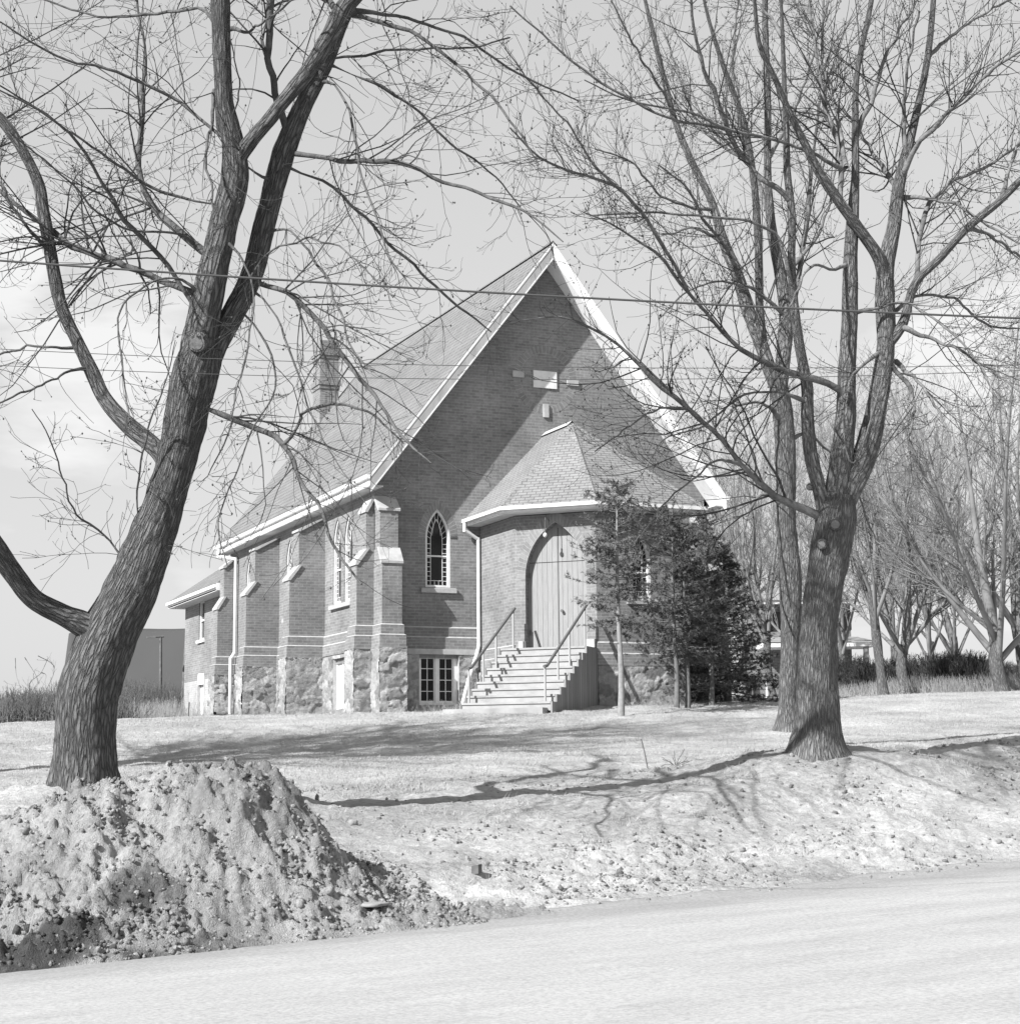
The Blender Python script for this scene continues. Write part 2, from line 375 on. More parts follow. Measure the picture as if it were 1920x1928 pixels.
# ------------------------------------------------------------------ ground
P0 = np.array([1.808, 14.007]); DR = np.array([.99602, .08917]); NR = np.array([-.08917, .99602]); KT = .035
SK = np.array([-200, -8, -.6, 0, .5, 1.2, 2.6, 4.2, 7, 10, 13, 16.5, 20.3, 24.3, 38, 46, 60, 120, 600.])
PK = np.array([-1.6, -1.6, -1.61, -1.60, -1.53, -1.30, -.97, -.69, -.48, -.31, -.14, .22, .54, .62, .89, .92, 1.0, 1.2, 1.6])
def stt(x, y):
    a = x-P0[0]; b = y-P0[1]
    return a*NR[0]+b*NR[1], a*DR[0]+b*DR[1]
def Gz(x, y, detail=True):
    x = np.asarray(x, float); y = np.asarray(y, float)
    s, t = stt(x, y)
    z = np.interp(s, SK, PK)+KT*np.clip(t, -60, 90)
    # smooth the kinks of the profile a little
    z = z*.5+.25*(np.interp(s-.5, SK, PK)+np.interp(s+.5, SK, PK)+2*KT*np.clip(t, -60, 90))
    # soil heaped round the two trees and spread along the bank
    for cx_, cy_, h_, a_, b_ in ((3.2, 18.5, .42, 1.7, 1.3), (13.0, 19.35, .42, 1.5, 1.2), (15.9, 19.7, .26, 1.3, .9), (11.0, 18.0, .18, 1.0, .6), (14.5, 18.6, .18, .8, .5), (17.6, 20.6, .30, 1.2, .8), (19.6, 20.4, .18, 1.2, .9)):
        z = z+h_*np.exp(-((x-cx_)/a_)**2-((y-cy_)/b_)**2)
    if detail:
        off = sstep(.2, 1.2, s)*(1-sstep(45, 80, s))
        road_side = sstep(.05, .5, s)*(1-sstep(1.2, 2.4, s))*(.35+.65*np.exp(-((t-6.)/4.)**2))
        z = z+road_side*(.10*np.abs(fbm(x*2.6, y*2.6, 24, 5, .62))+.05*fbm(x*9, y*9, 25, 4, .65))
        z = z+off*(.055*fbm(x*.8, y*.8, 3, 4)+.028*fbm(x*3.1, y*3.1, 8, 3))
        bank = sstep(.2, .8, s)*(1-sstep(5., 7.5, s))
        lump = bank*sstep(-.1, .5, fbm(x*.9+3, y*.9, 21, 3))
        z = z+lump*(.11*np.abs(fbm(x*4, y*4, 14, 5, .6))+.04*fbm(x*14, y*14, 15, 3))+bank*.030*fbm(x*7, y*7, 17, 4, .65)
        rd = 1-sstep(-.2, .5, s)
        z = z+rd*(.012*fbm(s*1.2, t*.25, 31, 3))
    return z
def axis(segs):
    a = [segs[0][0]]
    for x0, x1, st in segs:
        n = max(1, int(round((x1-x0)/st))); a += list(x0+(x1-x0)*(np.arange(1, n+1)/n))
    return np.array(a)
gx = axis([(-500, -60, 40), (-60, -6, 2), (-6, 0, .25), (0, 20, .06), (20, 30, .18), (30, 60, 1), (60, 160, 8), (160, 700, 50)])
gy = axis([(-60, 2, 4), (2, 9, .2), (9, 13.6, .09), (13.6, 22, .055), (22, 36, .13), (36, 60, .6), (60, 100, 2.5), (100, 900, 50)])
X, Y = np.meshgrid(gx, gy); Zg = Gz(X, Y)
def gridfaces(ny, nx):
    i = np.arange(nx*ny).reshape(ny, nx)
    return np.stack([i[:-1, :-1], i[:-1, 1:], i[1:, 1:], i[1:, :-1]], -1).reshape(-1, 4)
def _gm(t, b):
    _ground(t, b)
S_, T_ = stt(X, Y)
me_ground = mesh('ground', np.stack([X, Y, Zg], -1).reshape(-1, 3), gridfaces(len(gy), len(gx)), GROUND, uv=False, smooth=True)
tag(me_ground, kind='structure')
# road sheet, 6 mm over the ground, its edge ragged
rs = axis([(-22, -8, 1.), (-8, -1, .1), (-1, .25, .035)]); rt = axis([(-140, -10, 5), (-10, 30, .12), (30, 300, 5)])
Tt, Ss = np.meshgrid(rt, rs); edge = .20*fbm(Tt*.35, Tt*0+3, 40, 3)+.09*fbm(Tt*2.5, Tt*0+1, 44, 3)
Ss2 = Ss+edge*sstep(-3, .2, Ss)
RX = P0[0]+Ss2*NR[0]+Tt*DR[0]; RY = P0[1]+Ss2*NR[1]+Tt*DR[1]
lift = .03-.022*sstep(-1., .1, Ss); lift = np.where(Ss > .2, -.08, lift)
rtone = 1-.22*sstep(-1.1, -.25, Ss+.25*fbm(Tt*.5, Ss*2, 47, 3))
o = mesh('road', np.stack([RX, RY, Gz(RX, RY)+lift+.006*fbm(RX*6, RY*6, 50, 3)], -1).reshape(-1, 3), gridfaces(len(rs), len(rt)), ROAD, uv=False, smooth=True, attr=rtone.ravel())
tag(o, kind='structure')
# ------------------------------------------------------------------ far hill
hx = np.linspace(-.5, 1, 60)
def hill(name, p, q, hgt, wid, sd):
    p = np.array(p); q = np.array(q); U, Vv = np.meshgrid(np.linspace(0, 1, 70), np.linspace(-1, 1, 14))
    d = q-p; n = np.array([-d[1], d[0]]); n = n/np.linalg.norm(n)
    XX = p[0]+d[0]*U+n[0]*Vv*wid; YY = p[1]+d[1]*U+n[1]*Vv*wid
    ends = sstep(0, .004, U)*(1-sstep(.9, 1, U))
    ZZ = -2+(hgt+2+hgt*.004*fbm(U*9, U*0, sd, 3))*ends*sstep(0, .35, 1-np.abs(Vv))
    oo = mesh(name, np.stack([XX, YY, ZZ], -1).reshape(-1, 3), gridfaces(14, 70), HILL, uv=False, smooth=True); tag(oo, kind='structure')
hp = at(188, 1300, 150); hq = at(700, 1300, 150)
hill('hill', hp[:2], hq[:2], 10.9, 18, 5)
# ------------------------------------------------------------------ church
church = root('brick_church', 'small dark brick church with a steep gabled roof, buttresses and an angled porch', 'church', (18.65, 40, 1.1))
XC, EZ, AZ, SL = 18.65, 7.0, 13.55, 6.55/5.1
YF, YR = 39.4, 54.87
def roofz(x): return AZ-SL*abs(x-XC)
# main walls
mb = MB()
LW = [(15.25, 15.93, 4.30, 5.55, 6.32)]
gz = lambda x: roofz(x)-.30
wall(mb, FAC, [(13.9, 2.5), (23.4, 2.5), (23.4, gz(23.4)), (XC, gz(XC)), (13.9, gz(13.9))], [lancet(*q) for q in LW], .17)
side_l = []
for c in (42.58, 47.05, 51.5):
    side_l += [(c-.82, c-.14, 4.10, 5.60, 6.38), (c+.14, c+.82, 4.10, 5.60, 6.38)]
SIDEW = Frame((13.9, 0, 0), (0, 1, 0), (-1, 0, 0))
wall(mb, SIDEW, [(40, 2.5), (54.4, 2.5), (54.4, 6.9), (40, 6.9)], [lancet(*q) for q in side_l], .16)
mb.add([(23.4, 40, .5), (23.4, 54.4, .5), (23.4, 54.4, 6.9), (23.4, 40, 6.9)], [(0, 1, 2, 3)])
mb.add([(13.9, 54.4, .5), (23.4, 54.4, .5), (23.4, 54.4, gz(23.4)), (XC, 54.4, gz(XC)), (13.9, 54.4, gz(13.9))], [(4, 3, 2, 1, 0)])
mb.obj('wall', BRICK, church)
# plinth courses of brick with pale sloped ledges
def plinth(fr, u0, u1, parent, offs=(.045, .085), zs=(3.30, 3.05, 2.74), bot=None, base=0., e0=0, e1=0):
    a = MB(); l = MB(); o1, o2 = offs[0]+base, offs[1]+base
    a.box(u0-e0*o1, u1+e1*o1, base-.02, o1, zs[1], zs[0]-.03, fr)
    a.box(u0-e0*o2, u1+e1*o2, base-.02, o2, zs[2], zs[1]-.03, fr)
    for z, o_ in ((zs[0], o1), (zs[1], o2)):
        vs = [fr.p(u0-e0*o_, o_, z-.03), fr.p(u1+e1*o_, o_, z-.03), fr.p(u1+e1*(o_-.05), o_-.05+.001, z+.012), fr.p(u0-e0*(o_-.05), o_-.05+.001, z+.012)]
        l.add(vs, [(0, 1, 2, 3)])
    a.obj('plinth_course', BRICK, parent); l.obj('plinth_ledge', WEATHERED, parent)
for args in ((FAC, 14.40, 16.74), (FAC, 20.56, 22.9), (SIDEW, 40.55, 44.1), (SIDEW, 44.65, 48.57), (SIDEW, 49.12, 53.5)): plinth(*args, church)
# buttresses: fr, u0,u1 (along wall), outer offsets of the stages
CAPS = []
def buttress(fr, u0, u1, o2, o3, seed, right=False, ztop=6.55):
    """stages: stone foot, two plinths, shaft to 4.87 (offset o2), shaft to ztop (offset o3) with sloped stone caps"""
    a = MB()
    uu0, uu1 = u0, u1
    a.box(uu0, uu1, -.1, o2, 3.28, 4.87, fr)
    a.box(uu0+.02, uu1-.02, -.1, o3, 4.87, 6.20, fr)
    a.prism([(-.1, 4.87), (o2, 4.87), (o3+.002, 5.2), (-.1, 5.2)], uu0+.015, uu1-.015, lambda p, q, t: fr.p(t, p, q))
    a.prism([(-.1, 6.2), (o3, 6.2), (.04, 6.52), (-.1, 6.52)], uu0+.025, uu1-.025, lambda p, q, t: fr.p(t, p, q))
    e = .045
    a.box(uu0-e, uu1+e, -.1, o2+e, 3.02, 3.27, fr)
    e2 = .085
    a.box(uu0-e2, uu1+e2, -.1, o2+e2, 2.74, 3.02, fr)
    b = a.obj('buttress', BRICK, church)
    l = MB()
    for z, e_ in ((3.02, e2), (3.27, e)):
        a0, a1, b0, b1 = uu0-e_-.003, uu1+e_+.003, uu0-e_+.045, uu1+e_-.045
        l.add([fr.p(a0, -.1, z+.004), fr.p(a1, -.1, z+.004), fr.p(a1, o2+e_+.003, z+.004), fr.p(a0, o2+e_+.003, z+.004),
               fr.p(b0, -.1, z+.035), fr.p(b1, -.1, z+.035), fr.p(b1, o2+e_-.045, z+.035), fr.p(b0, o2+e_-.045, z+.035)],
              [(0, 1, 5, 4), (1, 2, 6, 5), (2, 3, 7, 6), (3, 0, 4, 7), (4, 5, 6, 7)])
    l.obj('ledge', WEATHERED, b)
    for (ob, zb, ot, zt) in ((o2, 4.80, o3, 5.22), (o3, 6.14, .03, 6.56)):   # stone weatherings
        c = MB(); c.prism([(ob-.03, zb), (ob+.035, zb), (ob+.035, zb+.06), (ot+.0, zt), (ot-.08, zt)], uu0-.03, uu1+.03, lambda p, q, t: fr.p(t, p, q)); c.obj('cap', CAPSTONE, b)
    rubble('stone_base', [(fr, uu0-.1, uu1+.1, .55, 2.72, o2+.10, seed), (Frame(fr.p(uu0, 0, 0), fr.n, -fr.ex), -.05, o2+.10, .55, 2.72, .10, seed+1),
                          (Frame(fr.p(uu1, 0, 0), fr.n, fr.ex), -.05, o2+.10, .55, 2.72, .10, seed+2)], b)
    c2 = MB(); c2.box(uu0-.105, uu1+.105, -.05, o2+.105, 2.70, 2.742, fr); c2.obj('base_top', BRICK, b)
    return b
buttress(FAC, 13.88, 14.40, .60, .38, 11)
buttress(FAC, 22.90, 23.42, .60, .38, 41)
buttress(SIDEW, 40.02, 40.55, .47, .22, 15)
buttress(SIDEW, 44.10, 44.65, 1.0, .74, 21)
buttress(SIDEW, 48.57, 49.12, 1.0, .74, 25)
b5 = buttress(SIDEW, 53.5, 54.05, .62, .42, 29)
RS = Frame((23.4, 0, 0), (0, 1, 0), (1, 0, 0))
buttress(RS, 40.02, 40.55, .55, .3, 61)
# stone foundation with the basement openings left free
foot = [(FAC, 14.4, 15.04, .6, 2.72, .09, 71), (FAC, 16.12, 16.9, .6, 2.72, .09, 72), (FAC, 15.04, 16.12, .6, 1.33, .09, 73), (FAC, 20.5, 22.9, .6, 2.72, .09, 74),
        (SIDEW, 40.55, 42.1, .6, 2.72, .09, 75), (SIDEW, 43.1, 44.1, .6, 2.72, .09, 76), (SIDEW, 42.1, 43.1, .6, 1.3, .09, 77), (SIDEW, 42.1, 43.1, 2.63, 2.72, .09, 78),
        (SIDEW, 44.65, 48.57, .6, 2.72, .09, 79), (SIDEW, 49.12, 53.5, .6, 2.72, .09, 80)]
for f_ in ([0], [1], [2], [3], [4], [5], [6], [7], [8], [9]): rubble('stone_foundation', [foot[i] for i in f_], church)
for fr, u0, u1, z0, z1 in ((FAC, 15.04, 16.12, 1.33, 2.60), (SIDEW, 42.1, 43.1, 1.3, 2.63)):
    a = MB()
    for (q0, q1) in ((u0, u0+.004), (u1-.004, u1)): a.box(q0, q1, -.12, .09, z0, z1, fr)
    a.box(u0, u1, -.12, .09, z0-.004, z0, fr)
    a.obj('window_reveal', WEATHERED, church)
a = MB(); a.box(14.60, 16.60, .02, .115, 2.60, 2.735, FAC); a.obj('lintel', WEATHERED, church)
a = MB(); a.box(14.3, 23.3, 40.16, 40.18, .5, 2.5); a.obj('inner_wall', WEATHERED, church); a = MB(); a.box(14.06, 14.08, 40.3, 54.3, .5, 2.5); a.obj('inner_wall', WEATHERED, church)
# leaded lancet window
def window_lancet(fr, u0, u1, z0, zs, za, rec, parent, leaded=True, sill=True, fw=.06):
    """frame is the part; its glass, bars and sill are sub-parts"""
    a = MB(); n = 10
    A = lancet(u0, u1, z0, zs, za, n); Bq = lancet(u0+fw, u1-fw, z0+fw, zs, za-fw*1.25, n)
    ring(a, fr, A, Bq, -rec+.09, -rec-.02)
    zm = z0+(za-z0)*.40
    a.box(u0+fw, u1-fw, -rec+.045, -rec, zm-.02, zm+.02, fr)
    wn = a.obj('window', WHITE, parent)
    g_ = MB(); fill(g_, fr, Bq, -rec+.012); g_.obj('pane', GLASS, wn)
    if leaded:
        l = MB(); ins = .115; C = lancet(u0+fw+ins, u1-fw-ins, z0+fw+ins, zs-.05, za-fw*1.25-ins*1.6, n); D = lancet(u0+fw+ins+.012, u1-fw-ins-.012, z0+fw+ins+.012, zs-.05, za-fw*1.25-ins*1.6-.016, n)
        ring(l, fr, C, D, -rec+.026, -rec+.014)
        t = z0+fw+ins
        while t < zs-.02:
            for (q0, q1) in ((u0+fw, u0+fw+ins), (u1-fw-ins, u1-fw)): l.box(q0, q1, -rec+.014, -rec+.026, t-.006, t+.006, fr)
            t += .118
        x = u0+fw+ins
        while x < u1-fw-ins+.01:
            l.box(x-.006, x+.006, -rec+.014, -rec+.026, z0+fw, z0+fw+ins, fr); x += (u1-u0-2*fw-2*ins)/3
        ai = Bq[2:]; ci = C[2:]
        for i in range(1, len(ai)-1, 2):
            p, q = fr.p(ai[i][0], -rec+.02, ai[i][1]), fr.p(ci[i][0], -rec+.02, ci[i][1]); l.bar(p, q, .006, 4)
        c = (u0+u1)/2
        for sgn in (-1, 1):
            l.path([fr.p(c+sgn*(.02+.10*k/5), -rec+.02, za-.26-.42*(k/5)**1.5) for k in range(6)], .006, 4)
        l.obj('glazing_bars', WHITE, wn)
    if sill:
        s_ = MB(); s_.prism([(-rec, z0-.14), (.085, z0-.14), (.085, z0-.035), (-rec, z0+.015)], u0-.14, u1+.14, lambda p, q, t: fr.p(t, p, q)); s_.obj('sill', WEATHERED, wn)
    return wn
q = LW[0]; window_lancet(FAC, *q, .13, church); arch_ring(FAC, q[0], q[1], q[3], q[4], .2, church)
for q in side_l:
    window_lancet(SIDEW, *q, .12, church); arch_ring(SIDEW, q[0], q[1], q[3], q[4], .12, church)
# basement casement: two leaves of 2 x 4 panes
a = MB(); F_ = FAC; u0, u1, z0, z1 = 15.05, 16.11, 1.335, 2.598
a.box(u0, u1, -.10, -.02, z1-.07, z1, F_); a.box(u0, u1, -.10, -.02, z0, z0+.06, F_); a.box(u0, u0+.06, -.10, -.021, z0+.06, z1-.07, F_); a.box(u1-.10, u1, -.10, -.021, z0+.06, z1-.07, F_)
um = (u0+u1-.04)/2; a.box(um-.045, um+.045, -.10, -.019, z0+.06, z1-.07, F_)
wn = a.obj('window', WHITE, church)
for l0, l1 in ((u0+.06, um-.045), (um+.045, u1-.10)):
    g_ = MB(); g_.box(l0, l1, -.085, -.075, z0+.06, z1-.07, F_); g_.obj('pane', GLASS, wn)
    l = MB(); t = .035; zz0, zz1 = z0+.06, z1-.07
    for (p0, p1, p2, p3) in ((l0, l0+t, zz0, zz1), (l1-t, l1, zz0, zz1), (l0+t, l1-t, zz0, zz0+t+.01), (l0+t, l1-t, zz1-t, zz1)): l.box(p0, p1, -.074, -.045, p2, p3, F_)
    l.box((l0+l1)/2-.009, (l0+l1)/2+.009, -.074, -.055, zz0+t, zz1-t, F_)
    for k in (1, 2, 3): l.box(l0+t, l1-t, -.0735, -.056, zz0+(zz1-zz0)*k/4-.009, zz0+(zz1-zz0)*k/4+.009, F_)
    l.obj('casement', WHITE, wn)
# shuttered basement opening of the side
a = MB(); a.box(42.1, 43.1, -.10, -.06, 1.3, 2.63, SIDEW); wn = a.obj('window', CURTAIN, church)
a = MB()
for q0, q1, q2, q3 in ((42.1, 42.17, 1.3, 2.63), (43.03, 43.1, 1.3, 2.63), (42.17, 43.03, 2.56, 2.63), (42.57, 42.63, 1.3, 2.56), (42.17, 43.03, 1.3, 1.37)): a.box(q0, q1, -.058, -.02, q2, q3, SIDEW)
a.obj('window_frame', WHITE, wn)
# marks in the gable: a plaque and three small projecting stones
a = MB(); a.box(18.30, 18.98, -.02, .035, 9.70, 10.16, FAC); a.obj('plaque', WHITE, church)
for u0, u1, z0, z1 in ((17.70, 18.02, 9.93, 10.10), (19.29, 19.62, 9.83, 9.98), (18.58, 18.73, 8.91, 9.27)):
    a = MB(); a.box(u0, u1, -.02, .05, z0, z1, FAC); a.obj('stone_block', CAPSTONE, church)
# ring of brick round the plaque
vs = []; fs = []; uv = []; n = 40; s = 0
for i in range(n+1):
    t = 2*math.pi*i/n; vs += [FAC.p(18.65+.72*math.cos(t), .003, 9.93+.72*math.sin(t)), FAC.p(18.65+.92*math.cos(t), .003, 9.93+.92*math.sin(t))]
for i in range(n):
    d = .13; fs.append((2*i, 2*i+2, 2*i+3, 2*i+1)); uv += [(s, 0), (s+d, 0), (s+d, .2), (s, .2)]; s += d
mesh('brick_ring', vs, np.array(fs), ARCHB, church, uvs=uv)
# roof: two slabs
th_ = .10
def roof_slab(mbx, sgn):
    x0 = XC+sgn*5.1; sl_ = (AZ-EZ)/5.1
    prof = [(XC, AZ), (x0, EZ), (x0-sgn*.04, EZ-th_*1.1), (XC, AZ-th_*1.65)]
    mbx.prism(prof, YF, YR, lambda p, q, t: (p, t, q))
a = MB(); roof_slab(a, -1); roof_slab(a, 1); roof = a.obj('roof', SHINGLE, church)
a = MB(); a.prism([(XC-.13, AZ-.10), (XC, AZ+.035), (XC+.13, AZ-.10), (XC, AZ+.012)], YF-.01, YR+.01, lambda p, q, t: (p, t, q)); a.obj('ridge_cap', SHINGLE, roof)
# soffit under both rakes and eaves; bargeboards
def slab(mbx, xa, xb, y0, y1, top, bot):
    """between x=xa and xb following the roof slope, vertical offsets below the roof surface"""
    mbx.add([(x, y, roofz(x)-d) for d in (top, bot) for x, y in ((xa, y0), (xb, y0), (xb, y1), (xa, y1))],
            [(0, 3, 2, 1), (4, 5, 6, 7), (0, 1, 5, 4), (1, 2, 6, 5), (2, 3, 7, 6), (3, 0, 4, 7)])
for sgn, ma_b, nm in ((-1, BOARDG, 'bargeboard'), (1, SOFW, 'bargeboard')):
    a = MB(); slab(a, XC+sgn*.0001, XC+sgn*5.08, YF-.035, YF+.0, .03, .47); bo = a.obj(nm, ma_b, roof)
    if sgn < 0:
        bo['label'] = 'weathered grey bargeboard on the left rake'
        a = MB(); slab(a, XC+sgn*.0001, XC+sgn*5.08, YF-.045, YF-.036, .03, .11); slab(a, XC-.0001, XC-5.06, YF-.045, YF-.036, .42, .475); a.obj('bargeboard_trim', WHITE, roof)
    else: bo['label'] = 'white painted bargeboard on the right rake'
    a = MB(); slab(a, XC+sgn*.02, XC+sgn*5.0, YF+.001, 40.0, .40, .44); a.obj('rake_soffit', SOFW if sgn > 0 else SOFFIT, roof)  # right soffit paler than the left: sunlight put into its paint
for sgn in (-1, 1):
    xo = XC+sgn*5.1
    a = MB(); a.box(min(xo, XC+sgn*4.75), max(xo, XC+sgn*4.75)-0, YF+.0, YR, EZ-.30, EZ-.27); a.obj('eave_soffit', SOFFIT, roof)
    a = MB(); x1, x2 = sorted((xo-sgn*.03, xo-sgn*.0)); a.box(x1, x2, YF, YR, EZ-.28, EZ-.05); a.obj('fascia', WHITE, roof)
    a = MB()
    prof = [(0, 0), (.10, 0), (.10, -.02), (.085, -.025), (.08, -.075), (.06, -.10), (0, -.10)]
    a.prism([(xo+sgn*(p+.001), EZ-.02+z) for p, z in prof], YF-.05, YR+.05, lambda p, q, t: (p, t, q)); a.obj('gutter', WHITE, roof)
# chimney behind the rear gable
ch = MB(); cx0, cx1, cy0, cy1 = 16.95, 17.62, 54.5, 55.3
ch.box(cx0, cx1, cy0, cy1, 4, 12.55); ch.box(cx0-.03, cx1+.03, cy0-.03, cy1+.03, 12.55, 12.68); ch.box(cx0-.065, cx1+.065, cy0-.065, cy1+.065, 12.68, 12.86)
ch.box(cx0, cx1, cy0, cy1, 12.86, 13.62); ch.box(cx0-.03, cx1+.03, cy0-.03, cy1+.03, 13.62, 13.72); ch.box(cx0-.065, cx1+.065, cy0-.065, cy1+.065, 13.72, 13.84); ch.box(cx0+.0, cx1-.0, cy0+.0, cy1-.0, 13.84, 14.24)
for z0, z1 in ((11.5, 12.3), (13.05, 13.42)): pass
chim = ch.obj('chimney', BRICK, church)
for z0, z1 in ((11.55, 12.35), (13.0, 13.45)):
    c2 = MB(); c2.box(cx0+.18, cx0+.25, cy0-.004, cy0+.1, z0, z1); c2.box(cx0+.25, cx0+.5, cy0-.004, cy0+.1, z1-.07, z1); c2.obj('brick_slot', HWALL, chim)
# rear annex
a = MB(); AN = Frame((13.9, 0, 0), (0, 1, 0), (-1, 0, 0))
wall(a, AN, [(54.4, 2.77), (60.75, 2.77), (60.75, 5.6), (54.4, 5.6)], [[(57.85, 4.15), (58.65, 4.15), (58.65, 5.52), (57.85, 5.52)]], .15)
a.add([(13.9, 60.75, .8), (23.4, 60.75, .8), (23.4, 60.75, 5.6), (13.9, 60.75, 5.6)], [(3, 2, 1, 0)]); a.add([(23.4, 54.4, .8), (23.4, 60.75, .8), (23.4, 60.75, 5.6), (23.4, 54.4, 5.6)], [(0, 1, 2, 3)])
annex = a.obj('annex', BRICK, church)
a = MB(); dl = [(57.7, 1.2), (58.62, 1.2), (58.62, 2.769), (57.7, 2.769)]
wall(a, AN, [(54.4, .8), (60.75, .8), (60.75, 2.77), (54.4, 2.77)], [dl], .15)
a.obj('whitewashed_base', PALEBRICK, annex)
a = MB()
a.box(57.7, 58.62, -.15, -.10, 1.2, 2.95, AN); fill(a, AN, lancet(57.66, 58.66, 2.60, 2.765, 3.0), .012); a.obj('door', WHITE, annex)
a = MB(); a.box(57.66, 57.72, -.1, .02, 1.2, 2.76, AN); a.obj('door_frame', WEATHERED, annex); a = MB(); a.box(58.6, 58.66, -.1, .02, 1.2, 2.76, AN); a.obj('door_frame', WEATHERED, annex)
a = MB(); u0, u1, z0, z1 = 57.85, 58.65, 4.15, 5.52
for p0, p1, p2, p3 in ((u0, u0+.09, z0, z1), (u1-.09, u1, z0, z1), (u0+.09, u1-.09, z0, z0+.07), (u0+.09, u1-.09, z1-.07, z1), (u0+.09, u1-.09, (z0+z1)/2-.03, (z0+z1)/2+.03)): a.box(p0, p1, -.13, -.05, p2, p3, AN)
wn = a.obj('window', WHITE, annex)
a = MB(); a.box(u0+.09, u1-.09, -.12, -.11, z0+.07, z1-.07, AN); a.obj('pane', GLASS, wn)
a = MB(); a.box(u0-.1, u1+.1, -.1, .07, z0-.1, z0, AN); a.obj('sill', WHITE, wn)
# annex hipped roof
x0, x1, y1, ze, mm_ = 13.38, 23.92, 61.2, 5.72, .74
hw = (x1-x0)/2; zr = ze+hw*mm_
v = [(x0, 54.07, ze), (x0, y1, ze), (x1, y1, ze), (x1, 54.07, ze), ((x0+x1)/2, 54.07, zr), ((x0+x1)/2, y1-hw, zr)]
v += [(p[0], p[1], p[2]-.08) for p in v]
mesh('annex_roof', v, [(0, 1, 5, 4), (1, 2, 5), (2, 3, 4, 5), (7, 6, 10, 11), (8, 7, 11), (9, 8, 11, 10), (0, 6, 7, 1), (1, 7, 8, 2), (2, 8, 9, 3), (0, 4, 10, 6), (3, 9, 10, 4)], SHINGLE, annex)
a = MB(); a.box(x0-.02, x0, 54.07, y1+.02, ze-.20, ze-.06); a.box(x0, x1, y1, y1+.02, ze-.24, ze-.03); a.box(x0-.08, x0-.021, 54.07, y1+.05, ze-.15, ze-.05); a.box(x0-.02, 13.88, 54.06, 54.07, ze-.24, ze-.0); a.obj('annex_gutter', WHITE, annex)
a = MB(); a.box(x0, 13.9, 54.08, y1, ze-.26, ze-.241); a.box(13.9, 23.9, 60.75, y1, ze-.26, ze-.241); a.obj('annex_soffit', SOFFIT, annex)
# downpipes
def pipe(pts, r, ma_, name='downpipe', parent=church):
    a = MB(); a.path([np.array(p, float) for p in pts], r, 10)
    for p in pts[1:-1]: a.bar(np.array(p)-[0, 0, r], np.array(p)+[0, 0, r], r*1.02, 10)
    return a.obj(name, ma_, parent)
dp = pipe([(13.48, 54.3, 6.86), (13.48, 54.3, 6.62), (13.80, 53.3, 6.42), (13.80, 53.3, 3.42), (13.66, 53.25, 3.2), (13.66, 53.25, 1.45)], .05, WHITE)
# ---------------------------------------------------------------- porch
a = MB(); DU0, DU1, DZ, DS, DA = .28, 1.85, 2.585, 4.35, 5.68
zt = 5.88
wall(a, PA, [(37.806, 2.70), (40, 2.70), (40, zt), (37.806, zt)])
wall(a, PB, [(0, 2.40), (2.1, 2.40), (2.1, zt), (0, zt)], [lancet(DU0, DU1, DZ, DS, DA, 14)], .26)
wall(a, PC, [(18.225, 1.6), (20.56, 1.6), (20.56, zt), (18.225, zt)], [lancet(19.17, 19.70, 3.80, 4.75, 5.40)], .15)
wall(a, PR, [(36.32, 1.6), (40, 1.6), (40, zt), (36.32, zt)])
porch = a.obj('porch', BRICK, church)
PLZ = (2.735, 2.475, 2.16)
plinth(PC, 18.225, 20.56, porch, (.045, .085), PLZ, e0=.4, e1=1); plinth(PR, 36.32, 40, porch, (.045, .085), PLZ, e0=1)
plinth(PB, -.02, 2.12, porch, (.03, .06), (2.50, 2.30, 2.16)); plinth(PA, 37.8, 40, porch, (.03, .06), (2.735, 2.475, 2.16))
rubble('porch_foundation', [(PA, 37.75, 40, .6, 2.15, .10, 91), (PB, -.05, 2.15, .6, 2.15, .06, 92), (PC, 18.2, 20.62, .5, 2.15, .10, 93), (PR, 36.25, 40, .5, 2.15, .10, 94)], porch)
arch_ring(PB, DU0, DU1, DS, DA, .22, porch); arch_ring(PC, 19.17, 19.70, 4.75, 5.40, .2, porch)
window_lancet(PC, 19.17, 19.70, 3.80, 4.75, 5.40, .12, porch)
# door
dn = lancet(DU0, DU1, DZ, DS, DA, 14)
a = MB(); fill(a, PB, dn, -.21)
door = mesh('door', a.v, a.f, DOORM, porch, uvs=[(p[0], 0*p[0]+p[1]) for p in dn])
a = MB(); um = (DU0+DU1)/2
a.box(um-.006, um+.006, -.215, -.202, DZ, DA-.12, PB); a.box(DU0+.02, DU1-.02, -.215, -.203, 4.72, 4.732, PB); a.obj('door_seam', GLASS, door)
a = MB(); a.bar(PB.p(um+.10, -.21, 3.52), PB.p(um+.10, -.15, 3.52), .028, 10); a.bar(PB.p(um+.10, -.165, 3.52), PB.p(um+.10, -.12, 3.52), .036, 10); a.obj('door_knob', IRON, door)
for z in (2.95, 4.35):
    for u in (DU0+.035, DU1-.05):
        a = MB(); a.box(u, u+.025, -.21, -.19, z, z+.13, PB); a.obj('hinge', IRON, door)
for u0, u1 in ((.13, .40-.12), (1.85, 2.07)): a = MB(); a.box(u0-.03, u1, -.1, .05, 2.60, 2.80, PB); a.obj('jamb_stone', CAPSTONE, porch)
